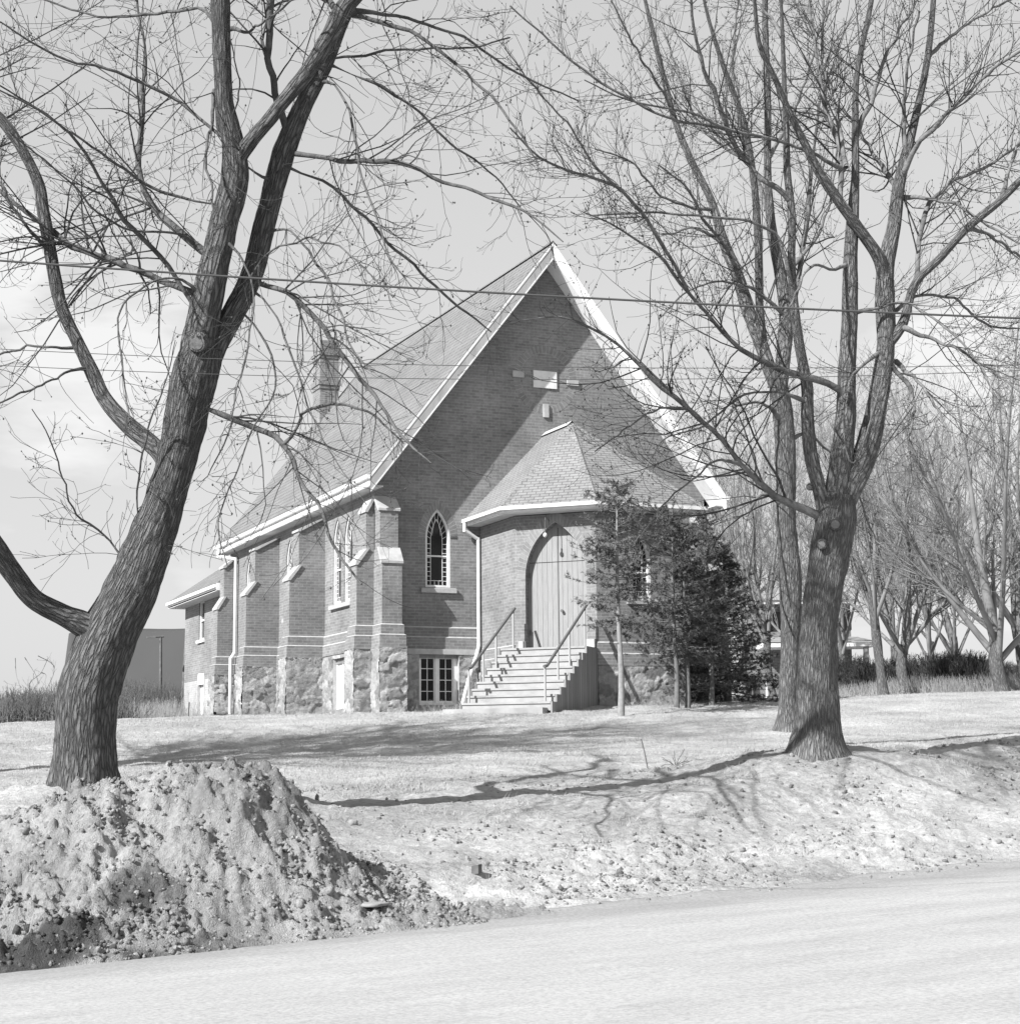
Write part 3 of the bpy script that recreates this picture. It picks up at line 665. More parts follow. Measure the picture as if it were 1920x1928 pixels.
# lamp over the door: a bent bracket and a bare bulb
a = MB(); c = np.array([17.17, 36.93, 5.36]); top = c+[0, 0, .42]
hook = [PB.p(.93, 0, 5.70), PB.p(.86, .10, 5.82)]
a.path(hook+[np.array([c[0]+.05, c[1]+.05, 5.84]), c+[0, 0, .33], c+[0, 0, .10]], .009, 6); a.bar(c+[0, 0, .02], c+[0, 0, .11], .022, 8)
lamp = a.obj('door_lamp', IRON, porch)
uvs_ = []; vs = []; fs = []; n = 10
for j in range(7):
    t = math.pi*j/6
    for i in range(n): vs.append((c[0]+.05*math.sin(t)*math.cos(2*math.pi*i/n), c[1]+.05*math.sin(t)*math.sin(2*math.pi*i/n), c[2]-.03+.06*math.cos(t)))
for j in range(6):
    for i in range(n): fs.append((j*n+i, j*n+(i+1) % n, (j+1)*n+(i+1) % n, (j+1)*n+i))
mesh('bulb', vs, fs, WHITE, lamp, smooth=True)
# porch roof
ZE = 6.08; pk = (18.65, 38.45, 8.48)
ev = [(16.32, 40.0, ZE), (16.32, 37.56, ZE), (18.05, 35.87, ZE), (20.98, 35.87, ZE), (20.98, 40.0, ZE)]
v = ev+[pk, (18.65, 40.0, 8.48)]
v += [(p[0], p[1], p[2]-.07) for p in v]
f = [(0, 1, 5, 6), (1, 2, 5), (2, 3, 5), (3, 4, 6, 5), (7, 13, 12, 8), (8, 12, 9), (9, 12, 10), (10, 12, 13, 11)]+[(i, 7+i, 8+i, i+1) for i in range(4)]
proof = mesh('porch_roof', v, f, PSHINGLE, church)
a = MB()
def hipcap(p, q, w_=.10, up=.03):
    p = np.array(p); q = np.array(q); d = q-p; s = np.cross(d, [0, 0, 1]); s /= np.linalg.norm(s)
    a.add([p+s*w_+[0, 0, -w_*.55+up-.02], p+[0, 0, up], p-s*w_+[0, 0, -w_*.55+up-.02], q+s*w_+[0, 0, -w_*.55+up-.02], q+[0, 0, up], q-s*w_+[0, 0, -w_*.55+up-.02]], [(0, 1, 4, 3), (1, 2, 5, 4)])
hipcap(pk, ev[1]); hipcap(pk, ev[2]); hipcap(pk, ev[3]); a.obj('hip_cap', PSHINGLE, proof)
a = MB(); s_ = .11
a.add([(18.65-s_*1.2, 38.4, 8.48-s_*.7), (18.65, 38.38, 8.53), (18.65+s_, 38.4, 8.48-s_*.7), (18.65-s_*1.2, 40, 8.48-s_*.7), (18.65, 40, 8.53), (18.65+s_, 40, 8.48-s_*.7)], [(0, 1, 4, 3), (1, 2, 5, 4)]); a.obj('ridge_flashing', CAPSTONE, proof)
# porch gutter, fascia, soffit following the eave
def offset_poly(pts, d):
    """move an open outline (going left side, chamfer, front, right side) outward by d"""
    out = []; P = [np.array(p[:2]) for p in pts]
    nrm = []
    for i in range(len(P)-1):
        e = P[i+1]-P[i]; e /= np.linalg.norm(e); nrm.append(np.array([e[1], -e[0]])*-1 if False else np.array([e[1], -e[0]]))
    cen = np.array([18.6, 38.5])
    for i in range(len(nrm)):
        if (P[i]-cen)@nrm[i] < 0: nrm[i] = -nrm[i]
    for i in range(len(P)):
        if i == 0: out.append(P[0]+nrm[0]*d)
        elif i == len(P)-1: out.append(P[-1]+nrm[-1]*d)
        else:
            m_ = nrm[i-1]+nrm[i]; m_ /= np.linalg.norm(m_); out.append(P[i]+m_*d/(m_@nrm[i]))
    return out
def band(name, ma_, d0, d1, z0, z1, parent):
    A = offset_poly(ev, d0); Bq = offset_poly(ev, d1); n = len(A); vs = []
    for z in (z0, z1):
        for p in A: vs.append((p[0], p[1], z))
        for p in Bq: vs.append((p[0], p[1], z))
    fs = []
    for i in range(n-1): fs += [(i, i+1, n+i+1, n+i), (2*n+i, 2*n+i+1, 3*n+i+1, 3*n+i), (i, i+1, 2*n+i+1, 2*n+i), (n+i, n+i+1, 3*n+i+1, 3*n+i)]
    fs += [(0, n, 3*n, 2*n), (n-1, 2*n-1, 4*n-1, 3*n-1)]
    return mesh(name, vs, fs, ma_, parent)
band('porch_fascia', WHITE, -.02, .0, ZE-.17, ZE-.03, proof)
band('porch_gutter', WHITE, .001, .08, ZE-.105, ZE-.02, proof)
band('porch_soffit', SOFFIT, -.42, -.021, ZE-.19, ZE-.16, proof)
pipe([(16.27, 39.86, ZE-.1), (16.27, 39.86, ZE-.30), (16.66, 39.90, ZE-.52), (16.66, 39.90, 2.86), (16.60, 39.86, 2.66), (16.30, 39.74, 1.95), (16.12, 39.70, 1.35)], .045, WHITE, 'downpipe', church)
# ---------------------------------------------------------------- entrance steps
SZ = 2.585; NS = 9; g0 = 1.06; rise = (SZ-g0)/NS; land = .88; tr = .30; W0, W1 = -.02, 2.10
steps = root('entrance_steps', 'flight of nine pale concrete steps with pipe handrails, below the pointed church door', 'steps', tuple(PB.p(1.05, 2, 1.0)))
a = MB()
for i in range(NS):
    d = land+i*tr; z = SZ-i*rise
    a.box(W0-.02, W1-.02, .02 if i == 0 else d-tr-.02, d, z-.045, z, PB)
    if i < NS-1: pass
a.box(W0-.35, W1-.1, land+(NS-1)*tr-.1, land+(NS-1)*tr+.28, .85, g0+.03, PB)
st_o = a.obj('treads', CONCRETE, steps)
a = MB()
for i in range(NS):
    d = land+i*tr; z = SZ-i*rise
    a.box(W0-.02, W1-.022, d-.045, d-.028, z-rise-.03, z-.02, PB)
a.obj('risers', RISERM, steps)
for uu, nm in ((W1-.02, 'side_panel'), (W0-.06, 'side_panel')):
    vs = [(.03, .8)]; 
    prof = [(.03, .7), (land+(NS-1)*tr-.01, .7)]
    for i in range(NS-1, -1, -1):
        d = land+i*tr-.01; z = SZ-i*rise-.005
        prof.append((d, z)); 
        if i > 0: prof.append((d-tr, z))
    prof.append((.03, SZ-.005))
    a = MB(); a.prism(prof, uu, uu+.045, lambda p, q, t: PB.p(t, p, q)); a.obj(nm, SIDEB, steps)
# handrails of pipe: posts on the treads, a sloping rail, a short level return to the door
def handrail(u, lvl):
    posts = []
    zt_ = lambda d: SZ-(max(0, d-land)/tr)*rise
    dp_ = [.38, land+.62, land+1.42, land+2.28]
    hts = .92
    r_ = .034
    tops = []
    for k, d in enumerate(dp_):
        i = 0 if d <= land else int((d-land)/tr)+1
        zb = SZ-i*rise; ztp = (SZ+hts-.02) if k == 0 else SZ+hts-(d-land*.62)*rise/tr
        tops.append((d, ztp)); pb_ = MB(); pb_.bar(PB.p(u, d, zb-.02), PB.p(u, d, ztp), r_*.8, 8); posts.append(pb_)
    b = MB(); d0, z0_ = tops[1]; d1, z1_ = tops[-1]
    sl_ = (z1_-z0_)/(d1-d0); dn = d1+.02
    topd = .42; b.bar(PB.p(u+.06, topd, z0_+sl_*(topd-d0)), PB.p(u+.06, dn, z0_+sl_*(dn-d0)), r_, 8)
    b.path([PB.p(u+.06, dn, z0_+sl_*(dn-d0)), PB.p(u+.03, dn+.10, z1_-.03), PB.p(u, d1+.0, z1_-.02)], r_, 8)
    hr = b.obj('handrail', IRON, steps)
    for pb_ in posts: pb_.obj('rail_post', GALV, hr)
    c_ = MB(); e0 = PB.p(u, .38, SZ+hts-.02)
    c_.bar(e0+[0, 0, .03], e0+[0, 0, -.03], .03, 8); c_.obj('rail_joint', IRON, hr)
handrail(.10, 0); handrail(1.92, 0)

# ------------------------------------------------------------------ tree growing (all branches are real tapered tubes)
def tubes(P, Rr, sides, rs=None):
    """P (B,N,3), Rr (B,N) -> verts, quads, uvs-free"""
    B, Nn, _ = P.shape
    T = np.gradient(P, axis=1); T /= np.linalg.norm(T, axis=2, keepdims=True)+1e-9
    mt = T.mean(1); a = np.where(np.abs(mt[:, 2:3]) < .8, np.array([[0, 0, 1.]]), np.array([[1., 0, 0]]))
    e = np.cross(T, a[:, None, :]); e /= np.linalg.norm(e, axis=2, keepdims=True)+1e-9; g = np.cross(T, e)
    an = 2*np.pi*np.arange(sides)/sides
    V = P[:, :, None, :]+Rr[:, :, None, None]*(e[:, :, None, :]*np.cos(an)[None, None, :, None]+g[:, :, None, :]*np.sin(an)[None, None, :, None])
    idx = np.arange(B*Nn*sides).reshape(B, Nn, sides); nx = np.roll(idx, -1, axis=2)
    F = np.stack([idx[:, :-1], nx[:, :-1], nx[:, 1:], idx[:, 1:]], -1).reshape(-1, 4)
    return V.reshape(-1, 3), F
def nrm(v): return v/(np.linalg.norm(v, axis=-1, keepdims=True)+1e-9)
def grow(rng, P, Rr, per_m, lmin, lmax, ratio, ang=(35, 70), sag=0., curl=0., steps=6, wig=.16, up=0., rmin=.0022, tmin=.12, lenfall=.5, tpow=1.):
    """children of the branches P,Rr; returns (P2,R2)"""
    B, Nn, _ = P.shape
    seg = np.linalg.norm(np.diff(P, axis=1), axis=2); Ln = seg.sum(1)
    cnt = rng.poisson(np.maximum(Ln*per_m*(1-tmin), .0)); pi = np.repeat(np.arange(B), cnt); M_ = len(pi)
    t = tmin+(1-tmin)*rng.random(M_)**tpow; x = t*(Nn-1); i0 = np.minimum(x.astype(int), Nn-2); fr = (x-i0)[:, None]
    p = P[pi, i0]*(1-fr)+P[pi, i0+1]*fr; r = Rr[pi, i0]*(1-fr[:, 0])+Rr[pi, i0+1]*fr[:, 0]
    d = nrm(P[pi, i0+1]-P[pi, i0])
    q = rng.normal(size=(M_, 3)); q[:, 2] += up; q = nrm(q-(q*d).sum(1, keepdims=True)*d)
    th = np.radians(rng.uniform(ang[0], ang[1], M_))[:, None]
    d = nrm(d*np.cos(th)+q*np.sin(th))
    ln = (lmin+(lmax-lmin)*rng.random(M_)**1.5)*(1-lenfall*t)*np.clip(r/.02, .55, 1.4)
    r0 = np.clip(r*ratio*rng.uniform(.7, 1.1, M_), rmin, None)
    out = np.zeros((M_, steps, 3)); out[:, 0] = p; cur = p.copy()
    w_ = rng.normal(size=(M_, 3))*wig
    for k in range(1, steps):
        f = k/(steps-1)
        d = nrm(d+np.array([0, 0, 1.])*(-sag*(1-f)+curl*f)+w_*.5+rng.normal(size=(M_, 3))*wig)
        cur = cur+d*(ln/(steps-1))[:, None]; out[:, k] = cur
    tt = np.linspace(0, 1, steps)[None]
    R_ = np.maximum(r0[:, None]*(1-.72*tt), rmin*.75)
    return out, R_
def resample(pts, n):
    pts = np.asarray(pts, float); k = len(pts)
    d = np.r_[0, np.cumsum(np.linalg.norm(np.diff(pts[:, :3], axis=0), axis=1))]; u = np.linspace(0, d[-1], n)
    # Catmull-Rom through the points
    m_ = np.gradient(pts, d, axis=0) if k > 2 else np.repeat((pts[1:]-pts[:1])/max(d[-1], 1e-6), k, 0)
    out = np.zeros((n, pts.shape[1]))
    for j, x in enumerate(u):
        i = min(max(np.searchsorted(d, x)-1, 0), k-2); h = d[i+1]-d[i]; t = (x-d[i])/h
        out[j] = (2*t**3-3*t**2+1)*pts[i]+(t**3-2*t**2+t)*h*m_[i]+(-2*t**3+3*t**2)*pts[i+1]+(t**3-t**2)*h*m_[i+1]
    out[:, 3] = np.clip(out[:, 3], pts[:, 3].min()*.9, None)
    return out
def limb3(pts, d0, dd, n=26):
    """pts: (px, py, half width px); distance runs from d0 to d0+dd along the limb"""
    k = len(pts); L_ = np.r_[0, np.cumsum([math.hypot(pts[i+1][0]-pts[i][0], pts[i+1][1]-pts[i][1]) for i in range(k-1)])]; L_ = L_/L_[-1]
    out = []
    for (u, v, r), f in zip(pts, L_):
        d = d0+dd*f; p = at(u, v, d); r = r*(.74 if r < 4.7 and k < 16 else .92 if r < 9 else 1.); out.append((p[0], p[1], p[2], r*d/FOC))
    return resample(out, n)
def attach(q, others, reach=.42, part=.3):
    """bring a limb's first nodes onto the axis of the stem it grows from"""
    C = np.concatenate([o[:, :3] for o in others]); s = q[0, :3]; v = nrm(s); d = C-s; along = d@v; perp = np.linalg.norm(d-along[:, None]*v, axis=1)
    i = int(np.argmin(perp+.35*np.abs(along)))
    if perp[i] > reach: return q
    n = len(q); f = np.linspace(0, 1, n); w = np.clip(1-f/part, 0, 1)**2*(3-2*np.clip(1-f/part, 0, 1)); q = q.copy(); q[:, :3] += (C[i]-s)*w[:, None]
    return q
def trunk_mesh(name, paths, ma_, parent, step=.035, sides=44, seed=1, amp=.10, flare=None, knots=()):
    V = []; Fc = []; UV = []; b = 0
    for pi_, q in enumerate(paths):
        ln = np.linalg.norm(np.diff(q[:, :3], axis=0), axis=1).sum(); n = max(8, int(ln/step)); q2 = resample(q, n)
        sd = sides if q2[:, 3].max() > .12 else 22
        P = q2[:, :3]; R_ = q2[:, 3]; T = nrm(np.gradient(P, axis=0)); ref = nrm(P[-1]-P[0]); a = np.array([0., 1., 0]) if abs(ref[1]) < .9 else np.array([1., 0, 0])
        e = nrm(np.cross(T, a)); g = np.cross(T, e); an = 2*np.pi*np.arange(sd+1)/sd
        s = np.linspace(0, ln, n)
        A, S2 = np.meshgrid(an, s)
        cx_, cy_ = np.cos(A), np.sin(A)
        # long ridges of bark: noise stretched along the stem, wrapped round it
        w1 = fbm(cx_*3.1+S2*.35+seed, cy_*3.1+S2*.22, seed+pi_, 4)
        w2 = np.abs(fbm(cx_*11+seed+S2*.9, cy_*11+S2*2.6, seed+3+pi_, 3)); w3 = fbm(A*0+S2*1.3, cx_*1.3+cy_*.9, seed+9, 3)
        RR = R_[:, None]*(1+amp*.22*w1+.09*w3)+np.minimum(R_[:, None]*amp, .022)*(w2-.25)*1.4
        if flare is not None and pi_ == 0:
            h = S2; RR = RR*(1+flare[0]*np.exp(-h/flare[1])*(1+.45*np.cos(A*flare[2]+1.3+.8*np.sin(A*2)))-.0)
        RR[:, -1] = RR[:, 0]
        Pp = P[:, None]+RR[..., None]*(e[:, None]*cx_[..., None]+g[:, None]*cy_[..., None])
        V.append(Pp.reshape(-1, 3)); i = np.arange(n*(sd+1)).reshape(n, sd+1)+b
        F = np.stack([i[:-1, :-1], i[:-1, 1:], i[1:, 1:], i[1:, :-1]], -1).reshape(-1, 4); Fc.append(F); b += n*(sd+1)
        rm = float(np.median(R_)); uu = np.stack([A*rm+pi_*1.7, S2], -1).reshape(-1, 2); UV.append(uu)
    V = np.concatenate(V); Fc = np.concatenate(Fc); UV = np.concatenate(UV)
    return mesh(name, V, Fc, ma_, parent, uvs=UV[Fc.ravel()], smooth=True)
def crown(tree, rng, limbs, dens=1., sag=.15, curl=.2, buds=0, l1=(1., 2.6), tw=TWIG, levels=3, limbname='limb', limbmat=None, sides=7, up1=.2):
    nn = limbs[0].shape[0]; kk = np.sin(np.linspace(0, math.pi, nn))**.5
    for q in limbs:      # small kinks at the old nodes
        j = rng.normal(size=(nn, 3)); j = j*.5+.5*np.roll(j, 1, axis=0); q[:, :3] += j*(.012+.22*q[:, 3:4])*kk[:, None]
    Pl = np.stack([q[:, :3] for q in limbs]); Rl = np.stack([q[:, 3] for q in limbs])
    V, F = tubes(Pl, Rl, sides+3); mesh(limbname, V, F, limbmat or tw, tree, uv=False, smooth=True)
    P1, R1 = grow(rng, Pl, Rl, 4.2*dens, l1[0], l1[1], .36, (30, 68), sag, curl, 8, .11, up1, .0035)
    P2, R2_ = grow(rng, P1, R1, 4.6, .35, 1.25, .55, (28, 65), sag*.7, curl, 6, .13, .2, .0026, tmin=.15, lenfall=.4)
    P3, R3 = grow(rng, P2, R2_, 5.5, .12, .55, .7, (25, 60), 0, curl, 4, .14, .3, .0021, tmin=.2, lenfall=.3)
    vs = []; fs = []; b = 0
    for (P, R_, sd) in ((P1, R1, 5), (P2, R2_, 4), (P3, R3, 3)):
        V, F = tubes(P, R_, sd); vs.append(V); fs.append(F+b); b += len(V)
    c = mesh('crown', np.concatenate(vs), np.concatenate(fs), tw, tree, uv=False)
    if buds:
        pts = np.concatenate([P3[:, -1], P3[:, 2], P2[:, -1], P2[:, 3], P2[:, 4]]); pts = pts[rng.random(len(pts)) < buds]
        octa = np.array([[1, 0, 0], [-1, 0, 0], [0, 1, 0], [0, -1, 0], [0, 0, 1.3], [0, 0, -1.3]], float); of = np.array([[0, 2, 4], [2, 1, 4], [1, 3, 4], [3, 0, 4], [2, 0, 5], [1, 2, 5], [3, 1, 5], [0, 3, 5]])
        r = rng.uniform(.006, .013, len(pts)); V = pts[:, None]+octa[None]*r[:, None, None]; F = (of[None]+6*np.arange(len(pts))[:, None, None]).reshape(-1, 3)
        mesh('buds', V.reshape(-1, 3), F, BUD, tree, uv=False)['kind'] = 'stuff'
    return len(P1), len(P2), len(P3)
def scar(parent, u, v, d, r, nrm_=None):
    """a round cut branch stub on the bark"""
    c = at(u, v, d); n_ = -nrm(c) if nrm_ is None else np.array(nrm_); n_ = nrm(n_+np.array([-.15, 0, -.1]))
    a = MB(); a.bar(c-n_*.08, c+n_*.035, r*1.35, 16, r); o = a.obj('branch_scar', BARK2, parent)
    b = MB(); b.bar(c+n_*.02, c+n_*.039, r*.74, 16); b.obj('cut_face', SCAR, o)
# ---------------------------------------------------------------- left maple
LD = 18.
lt = root('bare_maple', 'leaning bare maple with a curved furrowed trunk that forks, rising behind the earth heap', 'tree', tuple(at(162, 1480, LD)), 'bare maples')
def lx(pts, dd=0., d0=LD, n=26): return limb3(pts, d0, dd, n)
trunkL = [lx([(160, 1520, 62), (160, 1480, 58), (160, 1430, 55), (162, 1370, 54), (168, 1300, 56), (188, 1240, 55), (212, 1180, 52), (244, 1115, 50), (282, 1022, 44), (316, 928, 37), (341, 835, 38), (356, 760, 42), (372, 690, 44), (385, 650, 36)], -.3, n=60),
          lx([(368, 720, 34), (378, 640, 31), (392, 560, 29), (404, 500, 27), (424, 410, 26), (442, 330, 26), (440, 280, 22), (424, 200, 17), (418, 100, 17), (415, 0, 18), (410, -120, 17), (420, -260, 14)], -.4, LD-.25, 50),
          lx([(392, 740, 28), (412, 690, 26), (426, 640, 22), (444, 590, 21), (480, 500, 20), (494, 440, 20), (516, 350, 20), (530, 300, 21), (570, 200, 17), (610, 125, 15), (640, 45, 15), (690, -60, 13), (740, -200, 11)], .5, LD-.2, 50),
          lx([(462, 300, 16), (482, 262, 14), (522, 205, 13), (575, 140, 14), (622, 65, 16), (648, 15, 17), (690, -30, 13), (760, -90, 10)], -.7, LD-.5, 34),
          lx([(196, 1195, 26), (163, 1174, 25), (117, 1157, 20), (62, 1126, 18), (28, 1084, 18), (-4, 1040, 20), (-60, 950, 17), (-130, 840, 14)], -1.2, LD-.05, 34),
          lx([(312, 885, 20), (289, 845, 17), (236, 797, 16), (196, 749, 14), (170, 693, 13), (145, 642, 12), (118, 585, 12), (95, 475, 12), (82, 400, 12), (74, 350, 11), (48, 292, 10), (15, 240, 11), (-30, 190, 9), (-90, 90, 7)], 1.1, LD+.0, 44)]
trunkL = [trunkL[0]]+[attach(q, [trunkL[0]] if i in (0, 1, 3, 4) else [trunkL[1], trunkL[0]], .6, .2) for i, q in enumerate(trunkL[1:])]
trunk_mesh('trunk', trunkL, BARK, lt, seed=4, flare=(.34, .30, 4), sides=64, step=.03)
limbsL = [lx(*a) for a in (
    ([(345, 562, 8), (300, 535, 7), (250, 505, 7), (150, 467, 7), (100, 435, 6), (50, 400, 5), (-20, 340, 4)], 1.2),
    ([(370, 600, 6), (357, 580, 5), (300, 480, 5), (225, 400, 5), (185, 330, 4), (155, 280, 4), (100, 225, 3), (-20, 160, 2)], -1.6),
    ([(398, 485, 9), (360, 460, 8), (310, 415, 8), (270, 360, 6), (261, 320, 6), (268, 200, 5), (275, 120, 4), (262, 20, 3), (250, -80, 2)], 1.5),
    ([(410, 386, 5), (398, 384, 4), (325, 367, 4), (270, 340, 4), (200, 295, 3.5), (150, 260, 3), (75, 205, 2.5), (-20, 150, 2)], -1.5),
    ([(430, 262, 5), (405, 245, 4.5), (350, 200, 4.5), (300, 170, 4), (250, 145, 4), (185, 125, 3.5), (100, 100, 3), (0, 40, 2)], -1.0),
    ([(530, 285, 7), (560, 290, 5.5), (650, 300, 5), (745, 307, 5), (850, 345, 4.5), (960, 385, 4), (1020, 420, 2.5), (1060, 455, 1.6)], -1.4),
    ([(395, 763, 8), (401, 766, 6), (448, 787, 6.5), (500, 815, 6), (530, 835, 5.5), (565, 905, 4.5), (600, 954, 4.5), (643, 1052, 3.6), (681, 1100, 2.4)], -1.6),
    ([(470, 530, 7), (485, 537, 6), (550, 560, 5.5), (600, 610, 5.5), (635, 655, 5), (670, 695, 5), (720, 765, 4.5), (770, 835, 3.4), (812, 872, 1.7)], -2.0),
    ([(535, 310, 6), (550, 320, 4.5), (625, 350, 4), (675, 400, 4), (725, 450, 4), (800, 520, 3.6), (875, 585, 3), (925, 625, 1.8)], 1.3),
    ([(640, 20, 9), (665, 25, 6), (725, 45, 5), (800, 75, 4.5), (875, 135, 4), (925, 185, 3.5), (960, 225, 3), (1015, 310, 1.8)], -1.2),
    ([(650, 10, 9), (700, 15, 5), (800, 45, 4), (875, 70, 3.5), (960, 130, 3), (1090, 190, 1.8)], 1.5),
    ([(612, 120, 8), (625, 125, 4.5), (700, 155, 4), (750, 180, 3.5), (850, 270, 3), (925, 325, 2.3), (980, 390, 1.6)], .9),
    ([(600, 150, 7), (625, 150, 4), (655, 200, 3.5), (670, 260, 3.5), (685, 340, 3), (715, 425, 2.8), (730, 475, 2), (790, 560, 1.5)], -1.9),
    ([(520, 262, 8), (514, 175, 7), (507, 75, 7), (508, 0, 8), (500, -120, 6)], -.5),
    ([(420, 225, 6), (408, 160, 5), (395, 240, 4), (388, 300, 3.5), (400, 372, 2.5), (402, 420, 2)], -1.0),
    ([(500, 455, 5), (530, 440, 3.5), (600, 500, 3.5), (640, 590, 3), (660, 650, 2.5), (700, 700, 1.7)], -2.2),
    ([(478, 560, 5), (500, 570, 3.2), (540, 640, 3), (560, 700, 2.5), (590, 790, 2.), (640, 880, 1.5), (690, 950, 1.2)], -1.7),
    ([(530, 832, 5), (548, 815, 4), (575, 775, 4), (610, 762, 4), (660, 764, 3.6), (700, 780, 3), (760, 835, 1.8)], -.6, LD-.4),
    ([(455, 600, 5), (470, 610, 3.2), (505, 650, 3), (520, 720, 2.4), (470, 820, 2.), (440, 900, 2.), (412, 990, 1.8), (428, 1065, 1.4)], -1.2),
    ([(232, 1100, 6), (222, 1040, 3), (165, 985, 2.8), (150, 975, 2.6), (120, 900, 2.2), (98, 835, 1.8), (60, 770, 1.2)], -.8),
    ([(258, 1055, 5), (258, 1010, 3), (262, 900, 2.6), (285, 790, 2.2), (315, 710, 1.6), (330, 640, 1.)], -1.),
    ([(170, 700, 5), (130, 702, 3.5), (60, 735, 3), (0, 757, 2.5), (-60, 780, 1.5)], -.8),
    ([(145, 655, 5), (110, 655, 3.5), (60, 652, 3), (20, 660, 3), (-40, 690, 2)], .9),
    ([(425, 60, 7), (395, 15, 4), (330, 20, 4), (200, 35, 3), (100, 5, 2.4), (0, -30, 2)], 1.2),
    ([(560, 210, 6), (620, 115, 3.5), (700, 100, 3.5), (760, 90, 3), (890, 90, 2.5), (960, 70, 2)], 1.6),
    ([(640, 20, 7), (585, -30, 5), (560, -120, 4)], .8), ([(500, 350, 5), (470, 330, 3), (440, 260, 2.5), (450, 150, 2), (430, 60, 1.5)], -1.8),
    ([(95, 475, 6), (60, 440, 4), (30, 400, 4), (0, 345, 4), (-60, 280, 3)], .5), ([(410, 445, 5), (440, 470, 3.4), (470, 520, 2.6), (455, 700, 2), (430, 820, 1.4)], -2.4),
    ([(462, 540, 5), (500, 480, 3), (590, 450, 2.5), (660, 480, 2), (740, 560, 1.4)], -2.6), ([(430, 100, 6), (470, 60, 3.5), (520, 20, 3), (600, -30, 2)], -1.5),
    ([(412, 500, 6), (330, 440, 3.4), (230, 430, 3), (120, 330, 2.4), (20, 250, 1.8)], -2.2), ([(390, 560, 5), (330, 520, 3), (240, 560, 2.6), (232, 700, 2), (250, 820, 1.3)], -2.0))]
rngL = np.random.default_rng(7)
for k in range(16):    # the upper crown, above the picture, that throws the dappled shade on the lawn
    u0_, v0_ = [(414, -60), (420, -200), (700, -80), (735, -180), (760, -90), (508, -110), (-60, 120), (250, -70)][k % 8]
    an_ = rngL.uniform(-1.1, 1.1); ln_ = rngL.uniform(330, 620); dd_ = rngL.uniform(-3, 3)
    pts_ = [(u0_+math.sin(an_)*ln_*f+rngL.normal()*14*(f > 0), v0_-math.cos(an_)*ln_*f**.85+rngL.normal()*12*(f > 0), 8*(1-f)+2.) for f in (0, .25, .5, .75, 1)]
    limbsL.append(lx(pts_, dd_))
limbsL = [attach(q, trunkL+limbsL[:i]) for i, q in enumerate(limbsL)]
crown(lt, rngL, limbsL, dens=1.8, sag=.17, curl=.10, buds=.12, l1=(.7, 2.3), limbmat=LIMBD)
scar(lt, 371, 646, LD-.55, .085); scar(lt, 328, 794, LD-.38, .04)
# ---------------------------------------------------------------- right maple and the one behind it
RD = 22.5
rt_ = root('bare_maple', 'stout upright bare maple splitting low into three leaders, on the grass by the road', 'tree', tuple(at(1538, 1412, RD)), 'bare maples')
def rx(pts, dd=0., d0=RD, n=26): return limb3(pts, d0, dd, n)
trunkR = [rx([(1536, 1440, 58), (1536, 1408, 50), (1537, 1380, 44), (1538, 1330, 41), (1538, 1258, 38), (1544, 1159, 35), (1559, 1059, 37), (1569, 1000, 38), (1575, 962, 36), (1578, 930, 28)], 0, n=50),
          rx([(1560, 1010, 22), (1549, 970, 17), (1538, 920, 13), (1527, 872, 13), (1520, 782, 12), (1519, 727, 11), (1509, 673, 9.5), (1499, 610, 9), (1490, 500, 8), (1490, 400, 8), (1482, 325, 7), (1480, 250, 6), (1476, 150, 5), (1470, 0, 4), (1460, -150, 3)], -.5, n=50),
          rx([(1572, 990, 30), (1576, 927, 24), (1585, 854, 21), (1592, 782, 19), (1594, 709, 17), (1598, 636, 15.5), (1600, 560, 15), (1601, 480, 13), (1606, 400, 11), (1610, 330, 8), (1610, 250, 7), (1612, 150, 6), (1640, 0, 5), (1655, -150, 4)], .4, n=50),
          rx([(1588, 1010, 28), (1606, 945, 24), (1629, 872, 24), (1647, 782, 20), (1660, 709, 18), (1668, 636, 17), (1667, 600, 18), (1667, 500, 16), (1682, 430, 13), (1692, 350, 11), (1710, 275, 9), (1728, 200, 7.5), (1747, 100, 6.5), (1757, 0, 5.5), (1765, -150, 4)], .8, n=50),
          rx([(1668, 530, 14), (1660, 495, 12), (1620, 435, 10.5), (1580, 380, 10), (1540, 320, 9), (1515, 270, 8), (1485, 210, 7), (1460, 150, 6), (1430, 85, 5), (1420, 0, 4.5), (1400, -120, 3)], -1.5, RD+.3),
          rx([(1668, 640, 12), (1695, 610, 9.5), (1725, 530, 8.5), (1770, 485, 8), (1820, 430, 8), (1885, 375, 8), (1925, 335, 7), (2010, 260, 6)], -.8, RD+.4)]
trunkR = [trunkR[0]]+[attach(q, [trunkR[0]] if i < 3 else [trunkR[3]], .6, .2) for i, q in enumerate(trunkR[1:])]
trunk_mesh('trunk', trunkR, BARK2, rt_, seed=14, flare=(.38, .22, 5), sides=48, step=.04)
